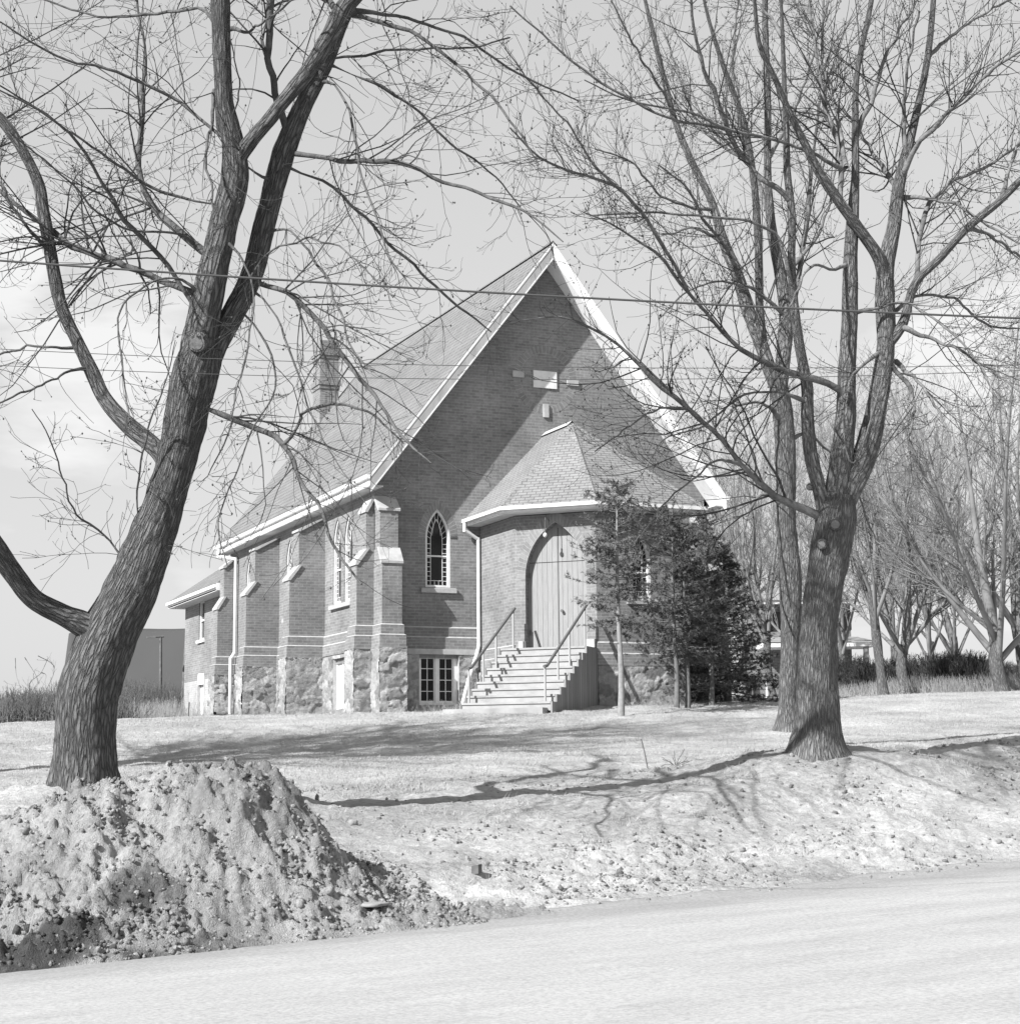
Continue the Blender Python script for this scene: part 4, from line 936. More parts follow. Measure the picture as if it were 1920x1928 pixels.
limbsR = [rx(*a) for a in (
    ([(1550, 985, 12), (1534, 967, 9), (1491, 949, 8.5), (1454, 934, 7), (1422, 901, 6), (1400, 880, 5.5), (1366, 837, 5), (1299, 774, 5), (1223, 707, 5), (1174, 657, 4.2), (1115, 617, 3.2), (1075, 600, 2.4), (963, 604, 1.4)], -1.6),
    ([(1575, 760, 12), (1565, 742, 8), (1527, 720, 7.5), (1473, 698, 7), (1436, 680, 6), (1395, 655, 5), (1330, 590, 4.5), (1280, 530, 4.5), (1245, 480, 4), (1200, 455, 3), (1150, 420, 2.4), (1100, 400, 1.6)], -1.8),
    ([(1290, 545, 4.5), (1262, 490, 4.5), (1240, 450, 4.5), (1220, 415, 4.5), (1185, 375, 4.5), (1155, 350, 4), (1110, 330, 3.5), (1030, 305, 3), (960, 240, 2)], -1.4, RD-1.5),
    ([(1165, 358, 3.5), (1110, 300, 3), (1075, 240, 2.5), (1020, 180, 2), (950, 90, 1.5)], -.8, RD-2.4),
    ([(1727, 532, 7), (1730, 512, 5.5), (1732, 450, 5), (1745, 390, 5), (1795, 340, 4.5), (1850, 318, 4), (1885, 295, 3.5), (1930, 265, 3)], 1.2, RD+.2),
    ([(1695, 330, 7), (1715, 290, 5.5), (1760, 240, 5), (1810, 185, 4.5), (1870, 130, 4), (1930, 90, 3.5)], -1.3, RD+.5),
    ([(1690, 625, 7), (1720, 632, 5), (1760, 640, 4.5), (1810, 660, 4), (1860, 695, 3.4), (1925, 740, 2.4)], -1.2, RD+.4),
    ([(1686, 680, 7), (1700, 700, 5), (1718, 740, 5), (1720, 780, 4), (1712, 830, 2.5), (1725, 900, 1.5)], -1.0, RD+.4),
    ([(1686, 680, 6), (1730, 720, 4), (1765, 770, 3.4), (1785, 820, 2.5), (1800, 860, 1.6)], -1.6, RD+.4),
    ([(1600, 390, 8), (1594, 375, 6.5), (1590, 320, 6), (1585, 300, 6), (1560, 220, 5), (1545, 150, 4.5), (1530, 60, 3.5), (1520, -40, 3)], .8),
    ([(1625, 260, 6), (1645, 180, 5), (1665, 110, 4.5), (1690, 60, 4), (1720, 10, 3.5), (1740, -50, 3)], 1.3),
    ([(1700, 290, 6), (1699, 250, 5), (1702, 180, 4.5), (1710, 120, 3.5), (1730, 20, 3)], -.8, RD+.7),
    ([(1691, 372, 6), (1665, 320, 5), (1640, 285, 4.5), (1615, 240, 4), (1560, 180, 3)], 1.2, RD+.6),
    ([(1695, 378, 6), (1750, 375, 4.5), (1800, 385, 4), (1860, 425, 3.4), (1925, 460, 2.4)], -1.0, RD+.6),
    ([(1490, 390, 6.5), (1465, 360, 6), (1440, 345, 6), (1400, 295, 5.5), (1370, 245, 5), (1340, 165, 5), (1320, 115, 4.5), (1305, 50, 4), (1295, -60, 3)], -1.4),
    ([(1375, 250, 4.5), (1330, 238, 3.5), (1285, 230, 3.4), (1200, 195, 3), (1145, 165, 3), (1085, 120, 3), (1015, 60, 2.5), (960, 10, 2)], -.9, RD-1.1),
    ([(1592, 315, 6), (1540, 290, 4.5), (1450, 260, 4), (1380, 245, 3.5), (1290, 210, 3), (1190, 190, 2.4), (1100, 150, 1.6)], -1.9),
    ([(1495, 545, 5), (1460, 440, 4), (1400, 415, 3.5), (1300, 405, 3), (1200, 402, 2.5), (1110, 405, 1.6)], -1.6),
    ([(1600, 500, 6), (1570, 510, 4), (1530, 500, 3.5), (1500, 550, 3), (1460, 620, 2.), (1430, 660, 1.5)], -1.5),
    ([(1600, 600, 6), (1640, 590, 4), (1700, 570, 3.4), (1760, 600, 3), (1840, 680, 2.5), (1880, 760, 1.6)], -1.5, RD+.5),
    ([(1604, 310, 6), (1580, 220, 4.5), (1540, 100, 4), (1520, 40, 3.4), (1470, -30, 2.5)], 1.5),
    ([(1668, 640, 6), (1610, 700, 3), (1590, 820, 2.2), (1600, 870, 2.2), (1660, 720, 2.2), (1672, 680, 2)], -1.),
    ([(1745, 120, 5), (1800, 60, 4), (1860, 20, 3), (1940, -20, 2.5)], .8, RD+.7), ([(1820, 430, 6), (1860, 440, 4), (1900, 470, 3.5), (1960, 500, 3)], 1.),
    ([(1885, 375, 6), (1900, 320, 4), (1930, 240, 3.4), (1990, 150, 3)], .5), ([(1470, 60, 5), (1440, 20, 3), (1380, -20, 3)], .5),
    ([(1668, 600, 6), (1720, 560, 4), (1790, 560, 3.4), (1860, 610, 3), (1930, 620, 2)], 1.6, RD+.5), ([(1520, 760, 6), (1470, 740, 3.5), (1400, 745, 3), (1330, 800, 2.4), (1250, 830, 1.8), (1205, 900, 1.2)], -1.9),
    ([(1400, 880, 5), (1350, 870, 3), (1300, 905, 2.4), (1240, 960, 1.8), (1205, 1010, 1.2)], -.8, RD-.6), ([(1299, 774, 4), (1240, 770, 2.6), (1190, 800, 2.2), (1120, 850, 1.5)], -.6, RD-1.3))]
rngR = np.random.default_rng(21)
limbsR = [attach(q, trunkR+limbsR[:i]) for i, q in enumerate(limbsR)]
crown(rt_, rngR, limbsR, dens=2.6, sag=.05, curl=.14, buds=.3, l1=(.8, 2.4), limbmat=LIMBP, up1=.4)
scar(rt_, 1593, 745, RD-.17, .05); scar(rt_, 1573, 987, RD-.28, .075); scar(rt_, 1547, 1025, RD-.28, .06); scar(rt_, 1524, 917, RD-.15, .04)
R2D = 27.5
r2 = root('bare_maple', 'slimmer bare maple standing close behind the stout three-leader one, forking at mid height', 'tree', tuple(at(1487, 1358, R2D)), 'bare maples')
def r2x(pts, dd=0., d0=R2D, n=26): return limb3(pts, d0, dd, n)
trunk2 = [r2x([(1484, 1375, 24), (1484, 1350, 20), (1486, 1280, 18), (1488, 1192, 18), (1488, 1092, 21), (1481, 993, 18), (1478, 854, 19), (1474, 782, 19), (1466, 730, 17), (1458, 690, 15)], 0, n=44),
          r2x([(1470, 740, 14), (1452, 700, 13), (1438, 660, 12.5), (1405, 575, 12), (1385, 510, 11), (1360, 450, 9.5), (1340, 380, 8), (1300, 300, 7), (1270, 225, 6), (1250, 150, 5.5), (1230, 65, 5), (1210, -20, 4), (1190, -130, 3)], .8, n=44),
          r2x([(1470, 730, 15), (1476, 673, 14), (1479, 640, 13.5), (1480, 590, 12.5), (1470, 525, 11), (1452, 425, 9), (1446, 350, 8), (1445, 200, 7), (1440, 0, 6), (1445, -150, 4)], 0, n=44),
          r2x([(1438, 660, 9), (1430, 575, 8), (1427, 450, 8), (1420, 350, 7), (1400, 230, 6), (1360, 120, 5), (1330, 20, 4), (1310, -80, 3)], -1., n=36)]
trunk2 = [trunk2[0]]+[attach(q, [trunk2[0]] if i < 2 else [trunk2[1]], .6, .2) for i, q in enumerate(trunk2[1:])]
trunk_mesh('trunk', trunk2, BARK2, r2, seed=24, flare=(.2, .2, 5), sides=32, step=.05)
limbs2 = [r2x(*a) for a in (
    ([(1480, 600, 8), (1500, 540, 6), (1520, 400, 5), (1530, 300, 4), (1545, 150, 3.5), (1550, 0, 3)], 1.), ([(1400, 560, 7), (1370, 470, 4), (1330, 420, 4), (1290, 350, 3), (1240, 310, 2)], -1.5),
    ([(1340, 390, 5), (1300, 390, 3.5), (1250, 370, 3), (1180, 300, 2.5), (1120, 280, 2)], -1.), ([(1450, 410, 6), (1400, 300, 4), (1340, 260, 3), (1250, 60, 2)], 1.5),
    ([(1270, 225, 4), (1240, 160, 3), (1190, 80, 2.6), (1150, 0, 2)], -1.), ([(1445, 300, 5), (1500, 200, 3.6), (1530, 100, 3), (1560, 0, 2.5)], -1.), ([(1470, 520, 6), (1540, 440, 4), (1570, 330, 3), (1580, 200, 2.4)], 1.),
    ([(1478, 800, 7), (1440, 760, 4), (1400, 760, 3.5), (1350, 800, 3), (1300, 900, 2.)], -1.6), ([(1478, 840, 7), (1520, 820, 4), (1560, 850, 3), (1600, 900, 2.5), (1640, 1000, 2.)], 1.4),
    ([(1482, 960, 7), (1440, 930, 4), (1410, 960, 3.4), (1400, 1020, 3.), (1420, 1130, 1.6)], -1.), ([(1420, 350, 5), (1390, 220, 4), (1380, 100, 3), (1390, 0, 2.5)], .6),
    ([(1462, 600, 5), (1410, 540, 4), (1370, 530, 3), (1300, 545, 2.4), (1240, 600, 1.8)], -1.3), ([(1360, 450, 5), (1310, 430, 3), (1250, 440, 2.5), (1180, 400, 2)], .8))]
limbs2 = [attach(q, trunk2+limbs2[:i]) for i, q in enumerate(limbs2)]
crown(r2, np.random.default_rng(31), limbs2, dens=1.9, sag=.04, curl=.14, buds=.18, l1=(.9, 2.4), limbmat=LIMBP, up1=.4)
# ---------------------------------------------------------------- bare trees in the background on the right
def wild_tree(name, label, x, y, h, rt0, seed, parent_group, nl=6, lean=0., fork=.22, dens=1., label2=None, spread=.5, tw=TWIG3):
    rng = np.random.default_rng(seed); z0 = float(Gz(x, y, False)); t = root(name, label, 'tree', (x, y, z0), parent_group)
    b = np.array([x, y, z0-.3]); hf = h*fork; f = np.array([x+lean*hf*.6, y+rng.uniform(-.2, .2), z0+hf])
    pr = [tuple(b)+(rt0*1.25,), tuple(b+(f-b)*.12)+(rt0,), tuple(b+(f-b)*.6+rng.normal(size=3)*.06)+(rt0*.9,), tuple(f)+(rt0*.8,)]
    paths = [resample(pr, 20)]; limbs = []
    for k in range(nl):
        az = 2*math.pi*k/nl+rng.uniform(-.4, .4); sp_ = spread*rng.uniform(.5, 1.25)*h*.55; hh = h*rng.uniform(.72, 1.); st = b+(f-b)*rng.uniform(.55, 1.)
        e = np.array([x+lean*h*.3+math.cos(az)*sp_, y+math.sin(az)*sp_, z0+hh])
        hz_ = np.array([e[0]-st[0], e[1]-st[1], 0]); vz_ = np.array([0, 0, e[2]-st[2]]); bow = rng.uniform(.0, .22); c1 = st+hz_*(.22+bow*.6)+vz_*(.26-bow*.3)+rng.normal(size=3)*.14; c2 = st+hz_*(.55+bow)+vz_*(.62-bow*.2)+rng.normal(size=3)*.28
        r0 = rt0*rng.uniform(.3, .5)
        limbs.append(resample([tuple(st)+(r0,), tuple(c1)+(r0*.75,), tuple(c2)+(r0*.45,), tuple(e)+(.012,)], 18))
    lead = f+np.array([lean*h*.25+rng.normal()*.3, rng.normal()*.3, h*.72]); limbs[0] = resample([tuple(b+(f-b)*.85)+(rt0*.74,), tuple(f+(lead-f)*.3+rng.normal(size=3)*.16)+(rt0*.5,), tuple(f+(lead-f)*.65+rng.normal(size=3)*.22)+(rt0*.26,), tuple(lead)+(.012,)], 18)
    trunk_mesh('trunk', paths, BARK2, t, seed=seed, sides=14, step=.15, flare=(.2, .3, 4))
    Pl = np.stack([q[:, :3] for q in limbs]); Rl = np.stack([q[:, 3] for q in limbs])
    Q1, S1 = grow(rng, Pl, Rl, 2.1*dens, h*.14, h*.36, .38, (18, 46), .0, .10, 8, .08, .3, .006)
    Q2, S2 = grow(rng, Q1, S1, 3.4*dens, .5, 1.7, .55, (25, 60), .04, .12, 6, .11, .3, .005)
    Q3, S3 = grow(rng, Q2, S2, 4.2, .2, .9, .7, (25, 60), .0, .1, 4, .12, .3, .004)
    vs = []; fs = []; bb = 0
    for (P, R_, sd) in ((Pl, Rl, 7), (Q1, S1, 4), (Q2, S2, 3), (Q3, S3, 3)):
        V, F = tubes(P, R_, sd); vs.append(V); fs.append(F+bb); bb += len(V)
    mesh('crown', np.concatenate(vs), np.concatenate(fs), tw, t, uv=False)
    return t
GRP = 'bare trees in the background beyond the yard'
def gpos(u, d): r = at(u, 1300, d); return float(r[0]), float(r[1])
for i, (u, d, h, r_, nl, ln, fk, sp_, lab) in enumerate((
    (1664, 56, 10.5, .17, 6, -.12, .33, .5, 'slender pale-trunked bare tree in front of the hedge, just right of the stout maple'),
    (1706, 58, 10.5, .20, 7, .10, .16, .75, 'bare tree forking near the ground in front of the hedge, beside the slender pale one'),
    (1745, 66, 11., .15, 6, .15, .18, .6, 'thin bare tree rising from behind the hedge, leaning away from the church'),
    (1888, 52, 11, .24, 8, -.22, .16, .8, 'large many-stemmed bare tree leaning over the greyer thin end of the hedge'),
    (1935, 55, 12, .26, 8, -.15, .18, .7, 'bare tree cut off by the right edge of the picture'),
    (1590, 70, 12.5, .18, 6, 0, .22, .5, 'bare tree hidden mostly behind the stout maple, beside the far house'),
    (1520, 74, 13, .18, 6, .05, .22, .5, 'bare tree seen between the two maple trunks, far off'),
    (1455, 62, 11.5, .16, 6, -.1, .2, .6, 'bare tree right of the spruces, leaning towards the church'),
    (1405, 70, 13., .16, 7, 0, .2, .5, 'bare tree rising behind the dark spruce beside the church roof'),
    (1800, 78, 13., .2, 7, 0, .2, .6, 'tall bare tree farthest back beyond the hedge'),
    (1690, 84, 14.5, .2, 7, 0, .2, .6, 'tall pale bare tree far behind the low-forking one'))):
    x, y = gpos(u, d); wild_tree('bare_tree', lab, x, y, h, r_, 100+i, GRP, nl, ln, fk, 1.5, spread=sp_)
wild_tree('bare_tree', 'tall bare maple of the roadside row, standing left of the leaning one outside the view', -1.8, 24.2, 14.5, .26, 170, 'bare maples', 9, .06, .5, 2.3, spread=.42, tw=TWIG)
wild_tree('bare_tree', 'bare maple farther down the roadside row, well left of the view', -15.5, 20.6, 14, .3, 171, 'bare maples', 8, 0, .3, 1.2, spread=.6, tw=TWIG)
# small bare shrub tree on the left field edge
x, y = gpos(66, 50)
wild_tree('bare_sapling', 'small leafless sapling among weeds at the far left field edge', x, y, 1.9, .03, 140, None, 5, 0, .25, 1.2, spread=.6)

# ------------------------------------------------------------------ spruces by the porch
def spruce(name, label, x, y, h, crown_from, rmax, seed, trunk_r, bark, dens=1., shape=None, lean=(0, 0), two=None):
    rng = np.random.default_rng(seed); z0 = float(Gz(x, y)); t = root(name, label, 'tree', (x, y, z0), 'spruces crowding the church porch')
    stems = [(x, y)]+([two] if two else [])
    paths = []
    for sx_, sy_ in stems:
        p0_ = np.array([sx_, sy_, z0-.1]); hh = h*(1 if (sx_, sy_) == (x, y) else .9)
        paths.append(resample([tuple(p0_)+(trunk_r*1.25,), tuple(p0_+[0.02, 0, hh*.15])+(trunk_r,), tuple(p0_+[lean[0]*.5-.03, lean[1]*.5, hh*.5])+(trunk_r*.7,), tuple(p0_+[lean[0], lean[1], hh+.1])+(.008,)], 24))
    trunk_mesh('trunk', paths, bark, t, seed=seed, sides=14, step=.08)
    P0s = []; D0 = []; L0 = []
    n = int(210*dens*(h-crown_from)/4)
    for k in range(n):
        pth = paths[k % len(paths)]; f = crown_from/h+(1-crown_from/h)*rng.random()**.9; f = min(f, .985); i = f*(23); i0 = int(i); p = pth[i0, :3]*(1-(i-i0))+pth[min(i0+1, 23), :3]*(i-i0)
        g = (f*h-crown_from)/(h-crown_from); prof = shape(g) if shape else (1-g)**.8*min(1, .35+g*4)
        az = rng.uniform(0, 2*math.pi); ln = rmax*prof*rng.uniform(.45, 1.15)+.12
        P0s.append(p); D0.append(nrm(np.array([math.cos(az), math.sin(az), -.05+.55*g]))); L0.append(ln)
    P0s = np.array(P0s); D0 = np.array(D0); L0 = np.array(L0); st = 8; out = np.zeros((n, st, 3)); out[:, 0] = P0s; cur = P0s.copy(); d = D0.copy()
    for k in range(1, st):
        f = k/(st-1); d = nrm(d+np.array([0, 0, -.10+.22*f])+rng.normal(size=(n, 3))*.05); cur = cur+d*(L0/(st-1))[:, None]; out[:, k] = cur
    R_ = np.maximum(.014*(1-np.linspace(0, 1, st))[None]*np.clip(L0/1.2, .4, 1)[:, None], .003)
    # side twigs, mostly in a flat spray
    S, SR = grow(rng, out, R_, 9., .12, .50, .6, (40, 65), .10, .05, 4, .06, -.1, .002, tmin=.12, lenfall=.55)
    S2, SR2 = grow(rng, S, SR, 9., .06, .18, .7, (35, 60), .05, 0, 3, .06, 0, .0018, tmin=.2)
    V1, F1 = tubes(out, R_, 4); V2, F2 = tubes(S, SR, 3)
    mesh('branches', np.concatenate([V1, V2]), np.concatenate([F1, F2+len(V1)]), SPBARKD, t, uv=False)
    # needles: short slim blades round every twig
    A = np.concatenate([out[:, 2:].reshape(-1, 3)*0+out[:, 2:].reshape(-1, 3), S.reshape(-1, 3), S2.reshape(-1, 3)])
    B_ = np.concatenate([nrm(np.gradient(out, axis=1)[:, 2:]).reshape(-1, 3), nrm(np.gradient(S, axis=1)).reshape(-1, 3), nrm(np.gradient(S2, axis=1)).reshape(-1, 3)])
    rep = 5; A = np.repeat(A, rep, 0); B_ = np.repeat(B_, rep, 0); m_ = len(A); A = A+B_*rng.uniform(-.03, .03, (m_, 1))
    q = rng.normal(size=(m_, 3)); q = nrm(q-(q*B_).sum(1, keepdims=True)*B_); dd = nrm(B_*.8+q); ln = rng.uniform(.045, .08, (m_, 1)); wd = nrm(np.cross(dd, rng.normal(size=(m_, 3))))*rng.uniform(.005, .010, (m_, 1))
    V = np.stack([A-wd, A+wd, A+dd*ln], 1).reshape(-1, 3); F = np.arange(m_*3).reshape(-1, 3)
    mesh('foliage', V, F, NEEDLE2 if bark is SPBARK else NEEDLE, t, uv=False)
    return m_
r = at(1162, 1347, 36.3); spruce('young_spruce', 'thin young spruce with a pale bare lower trunk, in front of the porch corner', 16.95, 32.55+.15, 5.05, 1.85, 1.05, 5, .065, SPBARK, .85, shape=lambda g: .55+.5*math.sin(min(1, g*1.15)*math.pi*.9)*(1-g*.45) if g < .93 else .3)
spruce('spruce_tree', 'spruce with two dark stems and sunlit level sprays, before the porch window', 19.55, 34.9, 4.7, 1.2, 1.30, 6, .06, SPBARKD, 1.25, shape=lambda g: (1-g)**.55*.85+.15, two=(19.9, 35.0))
spruce('spruce_tree', 'broad dark spruce with branches down to the grass, at the church corner', 22.3, 37.2, 3.9, .2, 2.0, 7, .09, SPBARKD, 1.6, shape=lambda g: (1-g)**.9)
spruce('spruce_tree', 'narrow dark spruce squeezed between the porch and the church corner', 20.9, 35.6, 4.7, .3, 1.05, 8, .06, SPBARKD, .9, shape=lambda g: (1-g)**.6*.8+.12)
# ------------------------------------------------------------------ overhead wires along the road
def wire(name, label, pts, d, r, ext=16):
    P = np.array([at(u, v, d) for u, v in pts]); a = P[-1]-P[0]; ln = np.linalg.norm(a[:2]); ax = a[:2]/ln
    t = (P[:, :2]-P[0, :2])@ax; cf = np.polyfit(t, P[:, 2], 2); tt = np.linspace(-ext, ln+ext, 90)
    off = np.polyfit(t, (P[:, :2]-P[0, :2])@np.array([-ax[1], ax[0]]), 1)
    Q = np.stack([P[0, 0]+ax[0]*tt-ax[1]*np.polyval(off, tt), P[0, 1]+ax[1]*tt+ax[0]*np.polyval(off, tt), np.polyval(cf, tt)], -1)[None]
    V, F = tubes(Q, np.full((1, 90), r), 6); o = mesh(name, V, F, WIRE, None, uv=False, smooth=True)
    return tag(o, label, 'wire')
wire('overhead_cable', 'thick black cable crossing the picture just under the church gable peak', [(0, 491), (430, 519), (960, 552), (1300, 573), (1700, 590), (1920, 598)], 13, .0085)
wire('overhead_wire', 'upper of the two thin wires crossing low over the church roof', [(0, 657), (500, 678), (960, 690), (1400, 694), (1920, 686)], 14, .003)
wire('overhead_wire', 'lower of the two thin wires crossing low over the church roof', [(0, 688), (500, 706), (980, 716), (1400, 712), (1920, 697)], 14, .003)
# ------------------------------------------------------------------ heap of dug earth
tc_ = np.array([-9, -5, -3, -1.2, 0, 1.0, 2.1, 2.7, 3.0, 3.3, 3.65, 4.3, 6]); hc_ = np.array([-.95, -.9, -.82, -.80, -.70, -.40, -.17, -.20, -.36, -.70, -1.02, -1.28, -1.4])
gs = np.arange(-.55, 4.3, .022); gt = np.arange(-6., 6.0, .022); T2, S2_ = np.meshgrid(gt, gs)
Xm = P0[0]+S2_*NR[0]+T2*DR[0]; Ym = P0[1]+S2_*NR[1]+T2*DR[1]
base = Gz(Xm, Ym)
crest = np.interp(T2+.30*fbm(T2*.9, S2_*1.2, 61, 4), tc_, hc_)+KT*T2+.10*fbm(T2*2.2, S2_*1.5, 59, 4)
sc_ = 1.55+.12*fbm(T2*.5, S2_*.5+4, 62, 2)
front = sstep(-.35, 1, (S2_+.35)/(sc_+.35)*1.0)
prof = np.where(S2_ < sc_, np.clip((S2_+.22+.10*fbm(T2*.8, T2*0+2, 63, 3))/(sc_+.22), 0, 1)**.82, 1-.55*sstep(0, 2.6, S2_-sc_))
hm = -1.62+KT*T2+(crest+1.62-KT*T2)*prof
back = S2_ > sc_
lum = .12*fbm(T2*1.1, S2_*1.3, 64, 3)+.24*np.abs(fbm(T2*2.4, S2_*3.2, 65, 6, .66))+.09*fbm(T2*7, S2_*8, 60, 5, .7)
f1, f2, cid = voro(T2*6.5+.5*fbm(T2*4, S2_*4, 66), S2_*6.5, 67); clod = np.clip(.55-f1, 0, 1)*(cid > .55)
f1b, f2b, cidb = voro(T2*15+.5*fbm(T2*8, S2_*8, 68), S2_*15, 69); clodb = np.clip(.5-f1b, 0, 1)*(cidb > .4)
wet = sstep(.05, .45, fbm(T2*1.3+4, S2_*1.3, 70, 3)+.1)
face = sstep(0, .25, prof)
hm = hm+face*(lum-.08+clod*.10*wet+clodb*.06*(.4+.6*wet)+.030*fbm(T2*16, S2_*16, 71, 5, .7))
# slumped hollows in the sunlit face and a broken sod near the crest
for (tq, sq, dp_, rad) in ((.55, .9, .22, .28), (2.55, .75, .20, .22), (3.35, .9, .16, .2), (1.5, 1.1, .14, .25), (-1.2, .3, .2, .3), (.1, .15, .18, .3)):
    hm = hm-dp_*np.exp(-((T2-tq)**2+((S2_-sq)*1.4)**2)/rad**2)*(.6+.8*fbm(T2*5, S2_*5, 72, 3))
for (tq, sq, hgt, rad) in ((2.35, 1.15, .14, .40), (2.2, .80, .12, .18), (2.8, 1.2, .08, .3), (.9, 1.5, .10, .4)):
    hm = hm+hgt*np.exp(-((T2-tq)**2+((S2_-sq)*1.2)**2)/rad**2)*(1+.7*fbm(T2*7, S2_*7, 73, 3))
ends = sstep(-6, -5.4, T2)*(1-sstep(4.7, 5.6, T2)); hm = base-.06+(hm-base+.06)*ends*(1-sstep(3.2, 4.2, S2_))
hm = np.where((T2 > 4.6), np.minimum(hm, base+.03), hm); 
edgef = np.minimum(np.minimum((T2+6.)/.5, (6.-T2)/.5), np.minimum((S2_+.55)/.15, (4.3-S2_)/.5)); hm = np.where(edgef < 1, np.minimum(hm, base-.04), hm)
dark = sstep(.05, .35, fbm(T2*1.7, S2_*2.6, 74, 4)+.75*np.exp(-((T2+1.1)/2.0)**2-((S2_+.0)/.38)**2)-.12)*sstep(1.1, .2, S2_)*sstep(3.4, .5, T2)
sod = np.exp(-((T2-2.75)/.5)**2-((S2_-1.25)/.4)**2)*sstep(-.1, .2, fbm(T2*3, S2_*3, 75, 3))
tone = (.305+.13*fbm(T2*2, S2_*2, 76, 4))*(1-.78*dark)*(1-.5*sod)
HM = hm
mnd = mesh('earth_heap', np.stack([Xm, Ym, hm], -1).reshape(-1, 3), gridfaces(len(gs), len(gt)), DIRT, uv=False, smooth=True, attr=tone.ravel())
tag(mnd, 'long heap of pale dug earth beside the gravel road, in front of the leaning maple', 'earth heap')
def ztop(x, y):
    """highest of ground and heap"""
    z = Gz(x, y); s, t = stt(x, y)
    i = np.clip(((s+.55)/.022), 0, len(gs)-1.01); j = np.clip(((t+6)/.022), 0, len(gt)-1.01); ok = (s > -.5) & (s < 4.2) & (t > -5.9) & (t < 5.9)
    return np.where(ok, np.maximum(z, HM[i.astype(int), j.astype(int)]), z)
# loose clods
def rocks(name, ma_, n, tr_, sr_, rr, seed, pw=2.2, cond=None, tonef=None):
    rng = np.random.default_rng(seed); t = rng.uniform(*tr_, n); s = rng.uniform(*sr_, n)
    if cond is not None:
        k = cond(t, s, rng); t = t[k]; s = s[k]; n = len(t)
    x = P0[0]+s*NR[0]+t*DR[0]; y = P0[1]+s*NR[1]+t*DR[1]; r_ = rr[0]+(rr[1]-rr[0])*rng.random(n)**pw; z = ztop(x, y)+r_*.12
    ph = (1+5**.5)/2; ico = nrm(np.array([(-1, ph, 0), (1, ph, 0), (-1, -ph, 0), (1, -ph, 0), (0, -1, ph), (0, 1, ph), (0, -1, -ph), (0, 1, -ph), (ph, 0, -1), (ph, 0, 1), (-ph, 0, -1), (-ph, 0, 1)], float))
    fi = np.array([(0, 11, 5), (0, 5, 1), (0, 1, 7), (0, 7, 10), (0, 10, 11), (1, 5, 9), (5, 11, 4), (11, 10, 2), (10, 7, 6), (7, 1, 8), (3, 9, 4), (3, 4, 2), (3, 2, 6), (3, 6, 8), (3, 8, 9), (4, 9, 5), (2, 4, 11), (6, 2, 10), (8, 6, 7), (9, 8, 1)])
    V = ico[None]*rng.uniform(.45, 1.35, (n, 12, 1))*r_[:, None, None]*rng.uniform(.7, 1.3, (n, 1, 3))+np.stack([x, y, z], -1)[:, None]
    F = fi[None]+12*np.arange(n)[:, None, None]; tn = np.repeat(rng.uniform(.18, .40, n) if tonef is None else tonef(t, s, rng), 12)
    o = mesh(name, V.reshape(-1, 3), F.reshape(-1, 3), ma_, None, uv=False, attr=tn); return tag(o, kind='stuff')
def dk(t, s, rng):
    d_ = 1.1*np.exp(-((t+.9)/2.1)**2-((s+.0)/.45)**2); return np.where(rng.random(len(t)) < d_*1.0, rng.uniform(.06, .14, len(t)), rng.uniform(.15, .38, len(t)))
rocks('loose_soil', DIRT, 60000, (-5, 4.2), (-.25, 2.2), (.003, .030), 3, 3.6, lambda t, s, r: r.random(len(t)) < .25+.75*sstep(-.1, .3, fbm(t*1.5, s*1.5, 80, 3)), dk)
rocks('loose_soil', DIRT, 30000, (3, 22), (.0, 6.5), (.004, .036), 4, 4.5, lambda t, s, r: r.random(len(t)) < .10+.90*sstep(.1, .45, fbm(t*.8, s*1.2, 81, 4)))
rocks('gravel', DIRT, 9000, (-6, 30), (-7.5, .6), (.003, .018), 5, 5, lambda t, s, r: r.random(len(t)) < .22+.78*sstep(-.9, .4, s), lambda t, s, r: r.uniform(.2, .5, len(t)))
rocks('loose_soil', DIRT, 700, (-5, 4.2), (-.25, 2.0), (.02, .062), 6, 2.2, lambda t, s, r: r.random(len(t)) < .1+.9*sstep(.0, .35, fbm(t*1.5, s*1.5, 80, 3)), dk)
rocks('loose_soil', DIRT, 16000, (3.2, 12), (.0, 1.9), (.003, .026), 8, 4.5, lambda t, s, r: r.random(len(t)) < (.05+.95*sstep(.0, .35, fbm(t*1.3, s*1.6, 83, 3)))*np.exp(-((t-4.5)/4.5)**2))
# single stones worth naming
def stone(name, label, u, v, d, sx_, sy_, sz_, ma_, seed, rot=0.):
    c = at(u, v, d); x, y = float(c[0]), float(c[1]); z = float(ztop(np.array([x]), np.array([y]))[0]); rng = np.random.default_rng(seed); n1, n2 = 14, 9; vs = []; fs = []
    for j in range(n2):
        th = math.pi*j/(n2-1)
        for i in range(n1):
            a = 2*math.pi*i/n1; k = 1+.16*math.sin(3*a+seed)+.07*math.sin(5*a+2*seed)
            p = np.array([sx_*k*math.copysign(abs(math.sin(th))**.6, 1)*math.cos(a), sy_*k*abs(math.sin(th))**.6*math.sin(a), sz_*math.copysign(abs(math.cos(th))**.7, math.cos(th))])*(1+.05*rng.normal())
            vs.append((x+p[0]*math.cos(rot)-p[1]*math.sin(rot), y+p[0]*math.sin(rot)+p[1]*math.cos(rot), z+sz_*.45+p[2]))
    for j in range(n2-1):
        for i in range(n1): fs.append((j*n1+i, j*n1+(i+1) % n1, (j+1)*n1+(i+1) % n1, (j+1)*n1+i))
    return tag(mesh(name, vs, fs, ma_, None, uv=False, smooth=True), label, 'stone')
stone('flat_stone', 'flat pale stone lying low on the right flank of the earth heap', 703, 1640, 15.0, .14, .11, .02, ROCK, 2, .3)
